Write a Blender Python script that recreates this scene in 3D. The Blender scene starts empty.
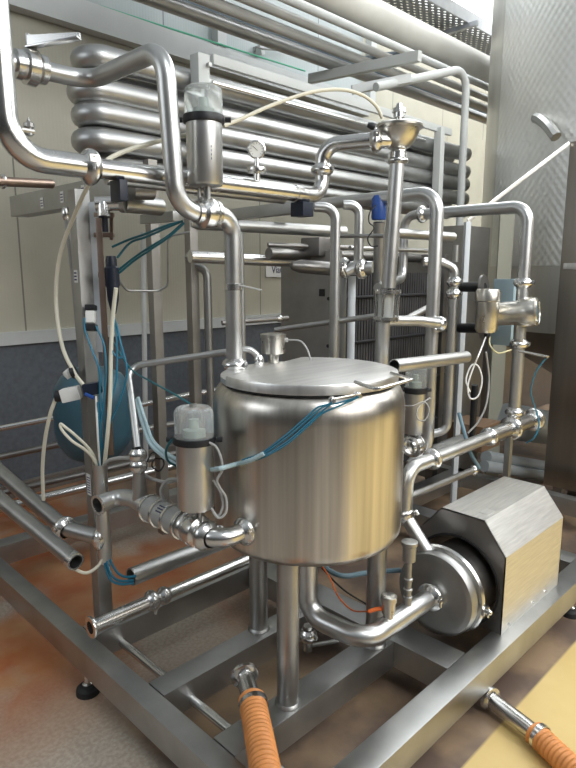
import bpy, bmesh, math, random
from mathutils import Vector, Matrix
random.seed(7)
col = bpy.context.scene.collection
sc = bpy.context.scene
PI = math.pi

# ---------------------------------------------------------------- camera
F, PITCH, H = 610.0, math.radians(10.35), 1.6
cd = bpy.data.cameras.new('camera'); cam = bpy.data.objects.new('camera', cd); col.objects.link(cam)
cd.sensor_fit = 'HORIZONTAL'; cd.sensor_width = 36; cd.lens = 36 * F / 576
cd.clip_start = .05; cd.clip_end = 100
cam.location = (0, 0, H); cam.rotation_euler = (PI/2 - PITCH, 0, -PI/4)
sc.camera = cam

# ---------------------------------------------------------------- light
sc.view_settings.view_transform = 'Standard'; sc.view_settings.look = 'None'
sc.view_settings.gamma = 1; sc.view_settings.use_curve_mapping = False
sc.view_settings.exposure = 0.0
world = bpy.data.worlds.new('world'); sc.world = world; world.use_nodes = True
wn = world.node_tree; wn.nodes.clear()
wo = wn.nodes.new('ShaderNodeOutputWorld'); wb = wn.nodes.new('ShaderNodeBackground')
wt = wn.nodes.new('ShaderNodeTexCoord'); ws = wn.nodes.new('ShaderNodeSeparateXYZ')
wr = wn.nodes.new('ShaderNodeValToRGB')
wm = wn.nodes.new('ShaderNodeMath'); wm.operation = 'MULTIPLY_ADD'; wm.inputs[1].default_value = .5; wm.inputs[2].default_value = .5
wn.links.new(wt.outputs['Generated'], ws.inputs[0]); wn.links.new(ws.outputs['Z'], wm.inputs[0])
wn.links.new(wm.outputs[0], wr.inputs[0]); wn.links.new(wr.outputs[0], wb.inputs[0]); wn.links.new(wb.outputs[0], wo.inputs[0])
cr = wr.color_ramp
cr.elements[0].position = 0; cr.elements[0].color = (.05, .045, .04, 1)
cr.elements[1].position = 1; cr.elements[1].color = (1.6, 1.7, 1.75, 1)
for p, c in ((.46, (.09, .085, .08, 1)), (.56, (.20, .20, .20, 1)), (.68, (.5, .53, .55, 1)), (.8, (1.2, 1.28, 1.32, 1))):
    e = cr.elements.new(p); e.color = c
wb.inputs[1].default_value = .28

def area(name, loc, target, sx, sy, power, color=(1, 1, 1)):
    l = bpy.data.lights.new(name, 'AREA'); l.shape = 'RECTANGLE'; l.size = sx; l.size_y = sy
    l.energy = power; l.color = color
    o = bpy.data.objects.new(name, l); col.objects.link(o); o.location = loc
    o.rotation_euler = (Vector(target) - Vector(loc)).to_track_quat('-Z', 'Y').to_euler()
    return o
area('side_windows', (2.6, -3.4, 3.3), (3.0, 1.6, 1.0), 4.5, 2.0, 125, (1, .97, .92))
area('silo_fill', (1.2, -1.8, 4.5), (5.3, 1.2, 3.0), 2.6, 1.6, 145, (.95, .98, 1))  # added unseen fill lamp that brightens the silo and motor cover
area('left_windows', (-2.6, 2.8, 3.0), (1.4, 1.8, 1.0), 2.5, 1.4, 30, (.9, .95, 1))

# ---------------------------------------------------------------- pixel -> place helpers
q = 2 ** -.5
_c, _s = math.cos(PITCH), math.sin(PITCH)
FW = Vector((_c*q, _c*q, -_s)); RT = Vector((q, -q, 0)); UP = Vector((_s*q, _s*q, _c)); EYE = Vector((0, 0, H))
def ray(px, py): return FW + RT*((px-288)/F) + UP*((384-py)/F)
def AX(px, py, x): r = ray(px, py); return EYE + r*(x/r.x)
def AY(px, py, y): r = ray(px, py); return EYE + r*(y/r.y)
def AZ(px, py, z): r = ray(px, py); return EYE + r*((z-H)/r.z)
def AD(px, py, d): return EYE + ray(px, py)*d
def ZV(p, py):      # height on the upright through p at picture row py
    a = (384-py)/F
    # (v.UP) = a (v.FW), v = (p.x, p.y, z)
    hx = (p[0]+p[1])*q
    # s*hx + c*z = a (c*hx - s*z)
    return H + (a*_c*hx - _s*hx)/(_c + a*_s)
def V(*a): return Vector(a)

# ---------------------------------------------------------------- materials
MATS = {}
def nt(name):
    m = bpy.data.materials.new(name); m.use_nodes = True; MATS[name] = m
    return m, m.node_tree, m.node_tree.nodes['Principled BSDF']
def simple(name, c, rough=.5, metal=0, noise=.0, scale=20, bump=0, **kw):
    m, t, b = nt(name)
    b.inputs['Base Color'].default_value = (*c, 1); b.inputs['Roughness'].default_value = rough; b.inputs['Metallic'].default_value = metal
    if noise or bump:
        tc = t.nodes.new('ShaderNodeTexCoord'); n = t.nodes.new('ShaderNodeTexNoise'); n.inputs['Scale'].default_value = scale; n.inputs['Detail'].default_value = 4
        t.links.new(tc.outputs['Object'], n.inputs['Vector'])
        if noise:
            r = t.nodes.new('ShaderNodeValToRGB'); r.color_ramp.elements[0].position = .3; r.color_ramp.elements[1].position = .7
            r.color_ramp.elements[0].color = (*[x*(1-noise) for x in c], 1); r.color_ramp.elements[1].color = (*[min(1, x*(1+noise)) for x in c], 1)
            t.links.new(n.outputs['Fac'], r.inputs[0]); t.links.new(r.outputs[0], b.inputs['Base Color'])
        if bump:
            bp = t.nodes.new('ShaderNodeBump'); bp.inputs['Strength'].default_value = bump; bp.inputs['Distance'].default_value = .002
            t.links.new(n.outputs['Fac'], bp.inputs['Height']); t.links.new(bp.outputs[0], b.inputs['Normal'])
    return m
def steel(name, c, rough, stretch=(1, 1, 1), var=.12, scale=12, rvar=.1, metal=1.0):
    m, t, b = nt(name)
    b.inputs['Metallic'].default_value = metal
    tc = t.nodes.new('ShaderNodeTexCoord'); mp = t.nodes.new('ShaderNodeMapping'); n = t.nodes.new('ShaderNodeTexNoise')
    mp.inputs['Scale'].default_value = stretch; n.inputs['Scale'].default_value = scale; n.inputs['Detail'].default_value = 6
    t.links.new(tc.outputs['Object'], mp.inputs[0]); t.links.new(mp.outputs[0], n.inputs['Vector'])
    r = t.nodes.new('ShaderNodeValToRGB'); r.color_ramp.elements[0].position = .25; r.color_ramp.elements[1].position = .75
    r.color_ramp.elements[0].color = (*[x*(1-var) for x in c], 1); r.color_ramp.elements[1].color = (*[min(1, x*(1+var)) for x in c], 1)
    t.links.new(n.outputs['Fac'], r.inputs[0]); t.links.new(r.outputs[0], b.inputs['Base Color'])
    mr = t.nodes.new('ShaderNodeMapRange'); mr.inputs['To Min'].default_value = max(.03, rough-rvar); mr.inputs['To Max'].default_value = rough+rvar
    t.links.new(n.outputs['Fac'], mr.inputs['Value']); t.links.new(mr.outputs[0], b.inputs['Roughness'])
    return m
ST = steel('pipe_steel', (.60, .605, .60), .36, rvar=.05, var=.07)
SP = steel('polished_steel', (.69, .69, .68), .25, rvar=.05, var=.06)
SD = steel('dull_steel', (.40, .40, .39), .42, rvar=.05)
SB = steel('dark_steel', (.27, .26, .25), .4)
SF = steel('frame_steel', (.43, .435, .43), .40, scale=7, var=.16)
SC = steel('brushed_cover', (.74, .73, .70), .45, stretch=(1, 14, 14), scale=9, rvar=.05)
STK = steel('tank_steel', (.58, .55, .505), .31, stretch=(16, 16, .45), scale=1.7, var=.30, rvar=.05)
SLID = steel('lid_steel', (.80, .79, .77), .40, stretch=(1, 8, 1), scale=5, rvar=.05)
SCOIL = steel('coil_steel', (.47, .475, .47), .42, scale=5)
SCAB = steel('cabinet_steel', (.36, .33, .29), .33, stretch=(8, 8, .4), scale=2, var=.12)
SCAST = steel('cast_steel', (.62, .60, .55), .3, scale=25, rvar=.08)
COPPER = steel('bronzed_steel', (.36, .27, .22), .4)
BLACK = simple('black_plastic', (.012, .013, .016), .45)
NAVY = simple('dark_blue_plastic', (.012, .018, .035), .4)
BLUEP = simple('blue_plastic', (.02, .07, .28), .4)
RUBBER = simple('rubber', (.015, .015, .016), .75)
HOSEW = simple('cream_hose', (.70, .67, .55), .45)
HOSEG = simple('grey_cable', (.38, .38, .37), .5)
HOSEB = simple('blue_tube', (.02, .17, .27), .35)
HOSET = simple('teal_tube', (.01, .12, .15), .4)
HOSEP = simple('pale_wrap', (.42, .56, .60), .35)
ORANGE = simple('orange_hose', (.60, .24, .07), .55, noise=.15, scale=30)
ORW = simple('orange_cable', (.75, .16, .03), .5)
WHITE = simple('white_label', (.78, .78, .76), .6)
PALE = simple('pale_plate', (.62, .66, .70), .45)
LBLUE = simple('light_blue_box', (.30, .40, .45), .5)
VESSEL = simple('blue_vessel', (.04, .105, .145), .4, noise=.15, scale=6)
PLATES = simple('heat_plates', (.05, .05, .053), .5, noise=.3, scale=9)
CREAM = simple('cream_lag', (.55, .54, .50), .6, noise=.08, scale=4)
REDD = simple('dark_red_plastic', (.12, .02, .015), .5)
TRIM = simple('white_trim', (.52, .54, .53), .5, noise=.06, scale=3)
RUST = simple('rust_frame', (.20, .11, .08), .6)
INKY = simple('ink', (.03, .03, .12), .7)
GASKET = simple('dark_hole', (.01, .01, .012), .8)
DUCT = simple('duct_cladding', (.42, .42, .40), .45, metal=.3, noise=.12, scale=3)
TRAY = steel('tray_steel', (.42, .43, .45), .45, metal=.8)
YBROWN = simple('brown_box', (.15, .09, .05), .6)

def glass(name, c, rough, alpha):
    m, t, b = nt(name)
    b.inputs['Base Color'].default_value = (*c, 1); b.inputs['Roughness'].default_value = rough
    b.inputs['Transmission Weight'].default_value = alpha; b.inputs['IOR'].default_value = 1.2
    return m
CLEAR = glass('clear_cap', (.88, .93, .93), .12, .75)
SGL = glass('sight_glass', (.8, .82, .8), .1, .6)
DIAL = simple('dial_face', (.8, .8, .76), .4)

# floor
m, t, b = nt('floor_resin')
geo_ = t.nodes.new('ShaderNodeNewGeometry')
def nz(scale, detail=4, vec=None):
    n = t.nodes.new('ShaderNodeTexNoise'); n.inputs['Scale'].default_value = scale; n.inputs['Detail'].default_value = detail
    t.links.new(vec or (geo_ and geo_.outputs['Position']) or tc.outputs['Object'], n.inputs['Vector']); return n.outputs['Fac']
def ramp(f, *els):
    r = t.nodes.new('ShaderNodeValToRGB'); r.color_ramp.elements[0].position, r.color_ramp.elements[0].color = els[0][0], (*els[0][1], 1)
    r.color_ramp.elements[1].position, r.color_ramp.elements[1].color = els[-1][0], (*els[-1][1], 1)
    for p, c in els[1:-1]: e = r.color_ramp.elements.new(p); e.color = (*c, 1)
    t.links.new(f, r.inputs[0]); return r.outputs[0]
def mix(f, a, bb):
    x = t.nodes.new('ShaderNodeMix'); x.data_type = 'RGBA'
    if isinstance(f, float): x.inputs[0].default_value = f
    else: t.links.new(f, x.inputs[0])
    t.links.new(a, x.inputs[6]); t.links.new(bb, x.inputs[7]); return x.outputs[2]
sx = t.nodes.new('ShaderNodeSeparateXYZ'); t.links.new(geo_.outputs['Position'], sx.inputs[0])
def mrange(f, a, bb):
    x = t.nodes.new('ShaderNodeMapRange'); x.inputs['From Min'].default_value = a; x.inputs['From Max'].default_value = bb; t.links.new(f, x.inputs['Value']); return x.outputs[0]
yellow = ramp(nz(2.5), (.3, (.56, .40, .15)), (.7, (.66, .50, .22)))
beige = ramp(nz(70, 2), (.35, (.33, .28, .23)), (.65, (.44, .385, .32)))
orange = ramp(nz(4), (.35, (.34, .10, .03)), (.65, (.40, .21, .10)))
tan = ramp(nz(3.5), (.40, (.13, .09, .07)), (.62, (.30, .21, .13)))  # dark brown: shade under the skid painted into the floor colour
# orange reflections painted as patches into the left stretch of floor
om = ramp(nz(1.7, 3), (.36, (0, 0, 0)), (.52, (1, 1, 1)))
yb = mrange(sx.outputs['Y'], 1.75, 2.3)
mm = t.nodes.new('ShaderNodeMath'); mm.operation = 'MULTIPLY'; t.links.new(om, mm.inputs[0]); t.links.new(yb, mm.inputs[1])
left = mix(mm.outputs[0], beige, orange)
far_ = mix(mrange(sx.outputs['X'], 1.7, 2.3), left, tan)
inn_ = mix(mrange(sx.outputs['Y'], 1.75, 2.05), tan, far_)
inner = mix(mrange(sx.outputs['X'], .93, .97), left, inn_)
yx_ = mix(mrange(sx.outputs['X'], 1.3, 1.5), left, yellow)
fin = mix(mrange(sx.outputs['Y'], .835, .825), inner, yx_)  # sharp edge between the painted skid shade and the yellow floor
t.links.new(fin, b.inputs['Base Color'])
rr = t.nodes.new('ShaderNodeMapRange'); rr.inputs['To Min'].default_value = .28; rr.inputs['To Max'].default_value = .6
t.links.new(nz(6), rr.inputs['Value']); t.links.new(rr.outputs[0], b.inputs['Roughness'])
bp = t.nodes.new('ShaderNodeBump'); bp.inputs['Strength'].default_value = .15; bp.inputs['Distance'].default_value = .002
t.links.new(nz(160, 2), bp.inputs['Height']); t.links.new(bp.outputs[0], b.inputs['Normal'])
FLOOR = m; geo_ = None
# wall panels with seams, painted dado
def wall_mat(name, c1, c2, seam):
    global t, tc
    m, t, b = nt(name); tc = t.nodes.new('ShaderNodeTexCoord')
    s = t.nodes.new('ShaderNodeSeparateXYZ'); t.links.new(tc.outputs['Object'], s.inputs[0])
    md = t.nodes.new('ShaderNodeMath'); md.operation = 'PINGPONG'; md.inputs[1].default_value = seam/2; t.links.new(s.outputs['X'], md.inputs[0])
    lt = t.nodes.new('ShaderNodeMath'); lt.operation = 'LESS_THAN'; lt.inputs[1].default_value = .006; t.links.new(md.outputs[0], lt.inputs[0])
    base = ramp(nz(3), (.3, c1), (.7, c2))
    dk = t.nodes.new('ShaderNodeRGB'); dk.outputs[0].default_value = (*[x*.45 for x in c1], 1)
    t.links.new(mix(lt.outputs[0], base, dk.outputs[0]), b.inputs['Base Color']); b.inputs['Roughness'].default_value = .45
    w = t.nodes.new('ShaderNodeTexWave'); w.inputs['Scale'].default_value = 12; w.inputs['Distortion'].default_value = 0
    t.links.new(tc.outputs['Object'], w.inputs['Vector'])
    bp = t.nodes.new('ShaderNodeBump'); bp.inputs['Strength'].default_value = .12; bp.inputs['Distance'].default_value = .004
    t.links.new(w.outputs['Fac'], bp.inputs['Height']); t.links.new(bp.outputs[0], b.inputs['Normal'])
    return m
WALLU = wall_mat('wall_cream_panels', (.44, .42, .34), (.50, .48, .39), 1.17)
WALLT = wall_mat('wall_upper_panels', (.36, .41, .41), (.42, .46, .46), 1.9)
WALLD = simple('wall_slate_dado', (.105, .118, .135), .5, noise=.15, scale=30, bump=.2)
# dimpled jacket
m, t, b = nt('dimpled_steel'); tc = t.nodes.new('ShaderNodeTexCoord')
b.inputs['Metallic'].default_value = 1; b.inputs['Base Color'].default_value = (.80, .80, .77, 1); b.inputs['Roughness'].default_value = .46
uv = t.nodes.new('ShaderNodeTexCoord').outputs['UV']
ss = t.nodes.new('ShaderNodeSeparateXYZ'); t.links.new(uv, ss.inputs[0])
def mth(op, a, bv):
    x = t.nodes.new('ShaderNodeMath'); x.operation = op
    for i, v in enumerate((a, bv)):
        if isinstance(v, (int, float)): x.inputs[i].default_value = v
        else: t.links.new(v, x.inputs[i])
    return x.outputs[0]
u1 = mth('MULTIPLY', ss.outputs['X'], 2*PI/.055); v1 = mth('MULTIPLY', ss.outputs['Y'], 2*PI/.075)
dim = mth('MULTIPLY', mth('COSINE', u1, 0), mth('COSINE', v1, 0))
bp = t.nodes.new('ShaderNodeBump'); bp.inputs['Strength'].default_value = .35; bp.inputs['Distance'].default_value = .0032
t.links.new(dim, bp.inputs['Height']); t.links.new(bp.outputs[0], b.inputs['Normal'])
DIMPLE = m
# perforated tray: real holes as alpha pattern
m, t, b = nt('perforated_tray'); tc = t.nodes.new('ShaderNodeTexCoord')
b.inputs['Base Color'].default_value = (.25, .26, .28, 1); b.inputs['Metallic'].default_value = .6; b.inputs['Roughness'].default_value = .5
ss = t.nodes.new('ShaderNodeSeparateXYZ'); t.links.new(tc.outputs['Object'], ss.inputs[0])
a1 = mth('SINE', mth('MULTIPLY', ss.outputs['X'], 2*PI/.10), 0); a2 = mth('SINE', mth('MULTIPLY', ss.outputs['Y'], 2*PI/.06), 0)
t.links.new(mth('SUBTRACT', 1, mth('GREATER_THAN', mth('MULTIPLY', a1, a2), .42)), b.inputs['Alpha'])
PERF = m

# ---------------------------------------------------------------- mesh builder
class MB:
    def __init__(s): s.bm = bmesh.new()
    def quadrings(s, rings, close=True, cap0=False, cap1=False):
        R = [[s.bm.verts.new(p) for p in r] for r in rings]
        n = len(R[0])
        for a, b_ in zip(R, R[1:]):
            for i in range(n if close else n-1):
                j = (i+1) % n
                try: s.bm.faces.new((a[i], a[j], b_[j], b_[i]))
                except ValueError: pass
        if cap0: s.bm.faces.new(list(reversed(R[0])))
        if cap1: s.bm.faces.new(R[-1])
        return s
    def sweep(s, pts, r, seg=16, caps=True, radii=None):
        pts = [Vector(p) for p in pts]
        P = [pts[0]]
        for p in pts[1:]:
            if (p-P[-1]).length > 1e-5: P.append(p)
        pts = P
        T = []
        for i in range(len(pts)):
            a = pts[max(0, i-1)]; b_ = pts[min(len(pts)-1, i+1)]; T.append((b_-a).normalized())
        n = T[0].orthogonal().normalized(); rings = []
        for i, (p, tt) in enumerate(zip(pts, T)):
            n = (n - tt*n.dot(tt)).normalized(); bb = tt.cross(n)
            rr_ = radii[i] if radii else r
            rings.append([p + (n*math.cos(2*PI*k/seg) + bb*math.sin(2*PI*k/seg))*rr_ for k in range(seg)])
        return s.quadrings(rings, True, caps, caps)
    def tube(s, pts, r, bend=None, seg=16, hollow=(False, False), caps=True):
        pl = fillet(pts, bend if bend else r*2.6)
        if any(hollow):
            s.sweep(pl, r, seg, caps=False)
            s.sweep(list(reversed(pl)), r*.86, seg, caps=False)
            for k, h in ((0, hollow[0]), (-1, hollow[1])):
                d = (Vector(pl[1 if k == 0 else -2]) - Vector(pl[k])).normalized()
                if h: s.lathe([(r*.86, 0), (r, 0)], pl[k], d, seg)
                else: s.lathe([(0, 0), (r, 0)], pl[k], d, seg)
        else: s.sweep(pl, r, seg, caps)
        return s
    def lathe(s, prof, org, axis, seg=24):
        axis = Vector(axis).normalized(); n = axis.orthogonal().normalized(); b_ = axis.cross(n); org = Vector(org)
        rings = []
        for r, h in prof:
            r = max(r, 1e-5)
            rings.append([org + axis*h + (n*math.cos(2*PI*k/seg)+b_*math.sin(2*PI*k/seg))*r for k in range(seg)])
        s.quadrings(rings, True, False, False); return s
    def box(s, lo, hi, M=None, bev=0):
        lo, hi = Vector(lo), Vector(hi)
        r = bmesh.ops.create_cube(s.bm, size=1)
        vs = r['verts']
        for v in vs:
            v.co = Vector(((lo.x+hi.x)/2 + v.co.x*(hi.x-lo.x), (lo.y+hi.y)/2 + v.co.y*(hi.y-lo.y), (lo.z+hi.z)/2 + v.co.z*(hi.z-lo.z)))
        if bev:
            es = list({e for v in vs for e in v.link_edges})
            g = bmesh.ops.bevel(s.bm, geom=es, offset=bev, segments=2, profile=.7, affect='EDGES')
            vs = list({v for f in g['faces'] for v in f.verts} | {v for v in vs if v.is_valid})
        if M:
            for v in vs: v.co = M @ v.co
        return s
    def prism(s, poly, vec, M=None):      # polygon (3D points) swept along vec
        vec = Vector(vec); P = [Vector(p) for p in poly]
        if M: P = [M @ p for p in P]; vec = M.to_3x3() @ vec
        return s.quadrings([P, [p+vec for p in P]], True, True, True)
    def bar(s, a, b_, w, h, bev=0, up=(0, 0, 1)):
        a, b_ = Vector(a), Vector(b_); d = (b_-a); L = d.length; d.normalize()
        u = Vector(up); side = d.cross(u)
        if side.length < 1e-3: side = d.cross(Vector((1, 0, 0)))
        side.normalize(); u = side.cross(d)
        M = Matrix((( d.x, side.x, u.x, a.x), (d.y, side.y, u.y, a.y), (d.z, side.z, u.z, a.z), (0, 0, 0, 1)))
        return s.box((0, -w/2, -h/2), (L, w/2, h/2), M, bev)
    def build(s, name, mat, parent=None, sharp=35):
        me = bpy.data.meshes.new(name)
        bmesh.ops.recalc_face_normals(s.bm, faces=s.bm.faces)
        org = Vector((0, 0, 0))
        if parent is None:
            cs = [v.co for v in s.bm.verts]
            org = Vector(((min(c.x for c in cs)+max(c.x for c in cs))/2, (min(c.y for c in cs)+max(c.y for c in cs))/2, min(c.z for c in cs)))
        else:
            p = parent; org = Vector((0, 0, 0))
            while p: org += Vector(p.location); p = p.parent
        for v in s.bm.verts: v.co -= org
        s.bm.to_mesh(me); s.bm.free()
        me.polygons.foreach_set('use_smooth', [True]*len(me.polygons)); me.set_sharp_from_angle(angle=math.radians(sharp))
        me.materials.append(mat)
        o = bpy.data.objects.new(name, me); col.objects.link(o)
        if parent: o.parent = parent
        else: o.location = org
        return o
def fillet(pts, R, n=8):
    pts = [Vector(p) for p in pts]
    if len(pts) < 3: return pts
    out = [pts[0]]
    for i in range(1, len(pts)-1):
        a, b_, c = pts[i-1], pts[i], pts[i+1]
        u = (a-b_); w = (c-b_); lu, lw = u.length, w.length; u.normalize(); w.normalize()
        ang = u.angle(w)
        if ang > PI-.02: out.append(b_); continue
        tl = min(R/math.tan(ang/2), lu*(.49 if i > 1 else .98), lw*(.49 if i < len(pts)-2 else .98)); r = tl*math.tan(ang/2)
        cen = b_ + (u+w).normalized()*(r/math.sin(ang/2))
        p0, p1 = b_+u*tl, b_+w*tl
        v0, v1 = p0-cen, p1-cen; tot = v0.angle(v1); ax = v0.cross(v1).normalized()
        for k in range(n+1): out.append(cen + Matrix.Rotation(tot*k/n, 3, ax) @ v0)
    out.append(pts[-1]); return out
def smooth(pts, n=8):
    P = [Vector(p) for p in pts]; P = [P[0]*2-P[1]] + P + [P[-1]*2-P[-2]]; out = []
    for i in range(1, len(P)-2):
        for k in range(n):
            u = k/n; a, b_, c, d = P[i-1], P[i], P[i+1], P[i+2]
            out.append(.5*((2*b_) + (c-a)*u + (2*a-5*b_+4*c-d)*u*u + (3*b_-a-3*c+d)*u**3))
    out.append(P[-2]); return out
def tag(o, label=None, cat=None, group=None, kind=None):
    if label: o['label'] = label
    if cat: o['category'] = cat
    if group: o['group'] = group
    if kind: o['kind'] = kind
    return o
def empty(name, loc, label, cat, group=None):
    o = bpy.data.objects.new(name, None); col.objects.link(o); o.location = loc; o.empty_display_size = .05
    return tag(o, label, cat, group)
def struct(name, mb, mat):
    return tag(mb.build(name, mat), kind='structure')

def clamp_mb(p, d, r, nut=True, w=.027):
    mb = MB(); d = Vector(d).normalized(); p = Vector(p)
    mb.lathe([(r, -w*.9), (r*1.3, -w*.6), (r*1.46, -w*.42), (r*1.56, -w*.12), (r*1.56, w*.12), (r*1.46, w*.42), (r*1.3, w*.6), (r, w*.9)], p, d)
    if nut:
        s_ = d.cross(Vector((0, 0, 1)))
        if s_.length < .2: s_ = V(q, -q, 0)
        s_.normalize(); u = s_.cross(d).normalized()
        c = p + (s_*.8-FW*.4).normalized()*r*1.5
        mb.sweep([c-u*r*.5, c+u*r*.6], r*.14, 8); mb.bar(c-d*r*.35+u*r*.3, c+d*r*.35+u*r*.3, r*.3, r*.35)
        mb.bar(c+u*r*.6-d*r*.35, c+u*r*.6+d*r*.35, r*.12, r*.25)
    return mb
def pipe(name, label, cat, pts, r, clamps=(), bend=None, mat=None, hollow=(False, False), group=None, flanges=(), bands=()):
    """one run of pipe; clamps = [(point, dir)], flanges = end collars [(point, dir)]"""
    mat = mat or ST
    pts = [Vector(p) for p in pts]
    if not clamps and not flanges and not bands:
        return tag(MB().tube(pts, r, bend, hollow=hollow).build(name, mat), label, cat, group)
    z = min(p.z for p in pts); root = empty(name, (pts[0].x, pts[0].y, z), label, cat, group)
    MB().tube(pts, r, bend, hollow=hollow).build('tube', mat, root)
    for p, d in clamps: clamp_mb(p, d, r).build('clamp', SP, root)
    for p, d in flanges:
        MB().lathe([(r*.9, -.004), (r*1.45, -.004), (r*1.5, 0), (r*1.45, .006), (r*1.0, .014)], p, d).build('end_collar', SP, root)
    for p, d in bands:
        MB().lathe([(r, -.012), (r*1.1, -.011), (r*1.1, .011), (r, .012)], p, d).build('band', SP, root)
    return root
def hose(name, label, cat, pts, r, mat, group=None, parent=None, n=8):
    o = MB().sweep(smooth(pts, n), r, 8).build(name, mat, parent)
    return tag(o, label, cat, group) if parent is None else o
def open_cyl(mb, a, b_, r, seg=24, wall=.9):
    a, b_ = Vector(a), Vector(b_); L = (b_-a).length
    mb.lathe([(r*wall, 0), (r, 0), (r, L), (r*wall, L), (r*wall, 0)], a, b_-a, seg); return mb

# ================================================================= SETTING
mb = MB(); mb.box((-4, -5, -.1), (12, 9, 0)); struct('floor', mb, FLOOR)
WY, WA = 4.4, math.radians(1.8)
WM = Matrix.Translation((1.6, WY, 0)) @ Matrix.Rotation(WA, 4, 'Z')      # wall frame: x along, -y towards the room
def wbox(name, lo, hi, mat, bev=0):
    mb = MB(); mb.box(lo, hi, None, bev); o = mb.build(name, mat); o.matrix_world = WM @ Matrix.Translation(o.location); return tag(o, kind='structure')
wbox('wall_back_lower', (-5, 0, 0), (10, .15, 1.13), WALLD)
wbox('wall_back', (-5, .005, 1.13), (10, .155, 3.5), WALLU)
wbox('wall_back_upper', (-5, .01, 3.5), (4.1, .16, 6.2), WALLT)
wbox('wall_back_far', (4.1, .01, 3.5), (10, .16, 6.2), WALLU)
wbox('trim_1', (-5, -.03, 1.10), (10, .005, 1.19), TRIM)
wbox('trim_2', (-5, -.10, 3.30), (4.1, .0, 3.48), TRIM)
wbox('baseboard_back', (-5, -.05, 0), (10, .0, .10), simple('dark_skirting', (.16, .14, .12), .5))
for i, xx in enumerate((-.2, 2.0, 4.2)):
    wbox('trim_%d' % (i+3), (xx-.05, -.07, 3.48), (xx+.05, .01, 6.2), TRIM)

ml, tl, bl_ = nt('roof_light_panel')
bl_.inputs['Base Color'].default_value = (.8, .8, .8, 1); bl_.inputs['Emission Color'].default_value = (.93, .97, 1, 1); bl_.inputs['Emission Strength'].default_value = 6.2
mb = MB(); mb.box((3.9, -3.5, 4.75), (10.5, 3.7, 4.80)); struct('window_1', mb, ml)
mb = MB(); mb.box((6.0, 3.72, 4.75), (10.5, 4.55, 4.80)); struct('window_2', mb, simple('skylight_far', (.8, .8, .8), .5)); _b = MATS['skylight_far'].node_tree.nodes['Principled BSDF']; _b.inputs['Emission Color'].default_value = (.93, .97, 1, 1); _b.inputs['Emission Strength'].default_value = 1.7
mb = MB()
for k in range(7): mb.box((3.9+k*1.1-.04, -3.5, 4.62), (3.9+k*1.1+.04, 3.7, 4.75))
struct('trim_6', mb, TRIM)
# ================================================================= SKID FRAME
sk = empty('skid_frame', (.96, .945, 0), 'welded stainless steel box section base frame standing on levelling feet', 'frame')
ZT, ZB = .2, .09
def beam(x0, x1, y0, y1, name='cross_beam', zt=ZT, zb=ZB, bev=.006):
    MB().box((x0, y0, zb), (x1, y1, zt), None, bev).build(name, SF, sk)
beam(.92, 1.0, .895, 3.25, 'side_beam', bev=.018)
beam(1.0, 3.9, .895, .99, 'side_beam')
beam(1.0, 1.80, 1.22, 1.325)
beam(1.0, 1.80, 1.59, 1.685)
beam(1.0, 3.9, 2.07, 2.17)
beam(1.80, 1.93, .99, 2.07)
beam(2.95, 3.07, .99, 2.07)
beam(3.82, 3.9, .99, 3.2)
beam(1.0, 3.9, 3.15, 3.25)
# lower guide tube under the cross beams
MB().sweep([V(1.115, .99, .12), V(1.115, 2.07, .12)], .017, 12).build('lower_tube', SP, sk)
def foot(x, y):
    mb = MB(); mb.lathe([(.012, ZB), (.012, .045), (.02, .04), (.02, .03), (0, .03)], (x, y, 0), (0, 0, 1), 12)
    f = mb.build('levelling_foot', SP, sk)
    MB().lathe([(0, .034), (.03, .034), (.043, .022), (.045, 0), (0, 0)], (x, y, 0), (0, 0, 1), 20).build('rubber_pad', RUBBER, f)
foot(.945, 2.04); foot(2.83, .93); foot(.96, 3.1); foot(3.8, .95); foot(1.2, .945)

# ================================================================= PROCESS TANK
TC = V(1.505, 1.405, 0)
tk = empty('process_tank', (TC.x, TC.y, .2), 'round brushed stainless steel process tank on three tubular legs with flat lid', 'tank')
prof = [(0, .688), (.12, .692), (.22, .697), (.29, .704), (.314, .710), (.325, .728), (.328, .75), (.328, 1.150), (.327, 1.175), (.322, 1.200), (.313, 1.220), (.300, 1.234), (.283, 1.241), (0, 1.243)]
MB().lathe(prof, TC, (0, 0, 1), 96).build('body', STK, tk, 50)
for x, y in ((1.27, 1.27), (1.735, 1.265), (1.49, 1.655)):
    mb = MB(); mb.sweep([V(x, y, .2), V(x, y, .74)], .036, 24); mb.lathe([(.036, .012), (.043, .004), (.044, 0)], (x, y, .2), (0, 0, 1)); mb.build('leg', SD, tk)
# lid: disc with a straight hinge edge on the far left side
nrm = V(-.26, .965, 0).normalized(); dist = .165; LR = .303
tg = V(nrm.y, -nrm.x, 0)
a0 = math.acos(dist/LR)
base = math.atan2(nrm.y, nrm.x)
ang = [base + a0 + (2*PI-2*a0)*k/72 for k in range(73)]
out = [V(math.cos(a)*LR, math.sin(a)*LR, 0) + TC for a in ang]
mb = MB()
ring = lambda s_, z: [TC + (p-TC)*s_ + V(0, 0, z) for p in out]
mb.quadrings([ring(.985, 1.244), ring(1, 1.244), ring(1, 1.270), ring(.992, 1.2755), ring(.975, 1.277)], True, True, True)
lid = mb.build('lid', SLID, tk, 40)
tag(lid, 'flat stainless lid with a straight hinged edge')
# seal under lid
MB().quadrings([ring(.99, 1.238), ring(.99, 1.245)], True, True, True).build('lid_seal', RUBBER, tk)
# handle bar on lid front right
h0 = AZ(352, 388, 1.25); 
hp = [AZ(355, 382, 1.285), AZ(377, 389.5, 1.285), AZ(412, 379.5, 1.285), AZ(391, 373, 1.285)]
MB().tube(hp, .0055, .012, seg=10).build('lid_handle', SP, tk)
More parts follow.
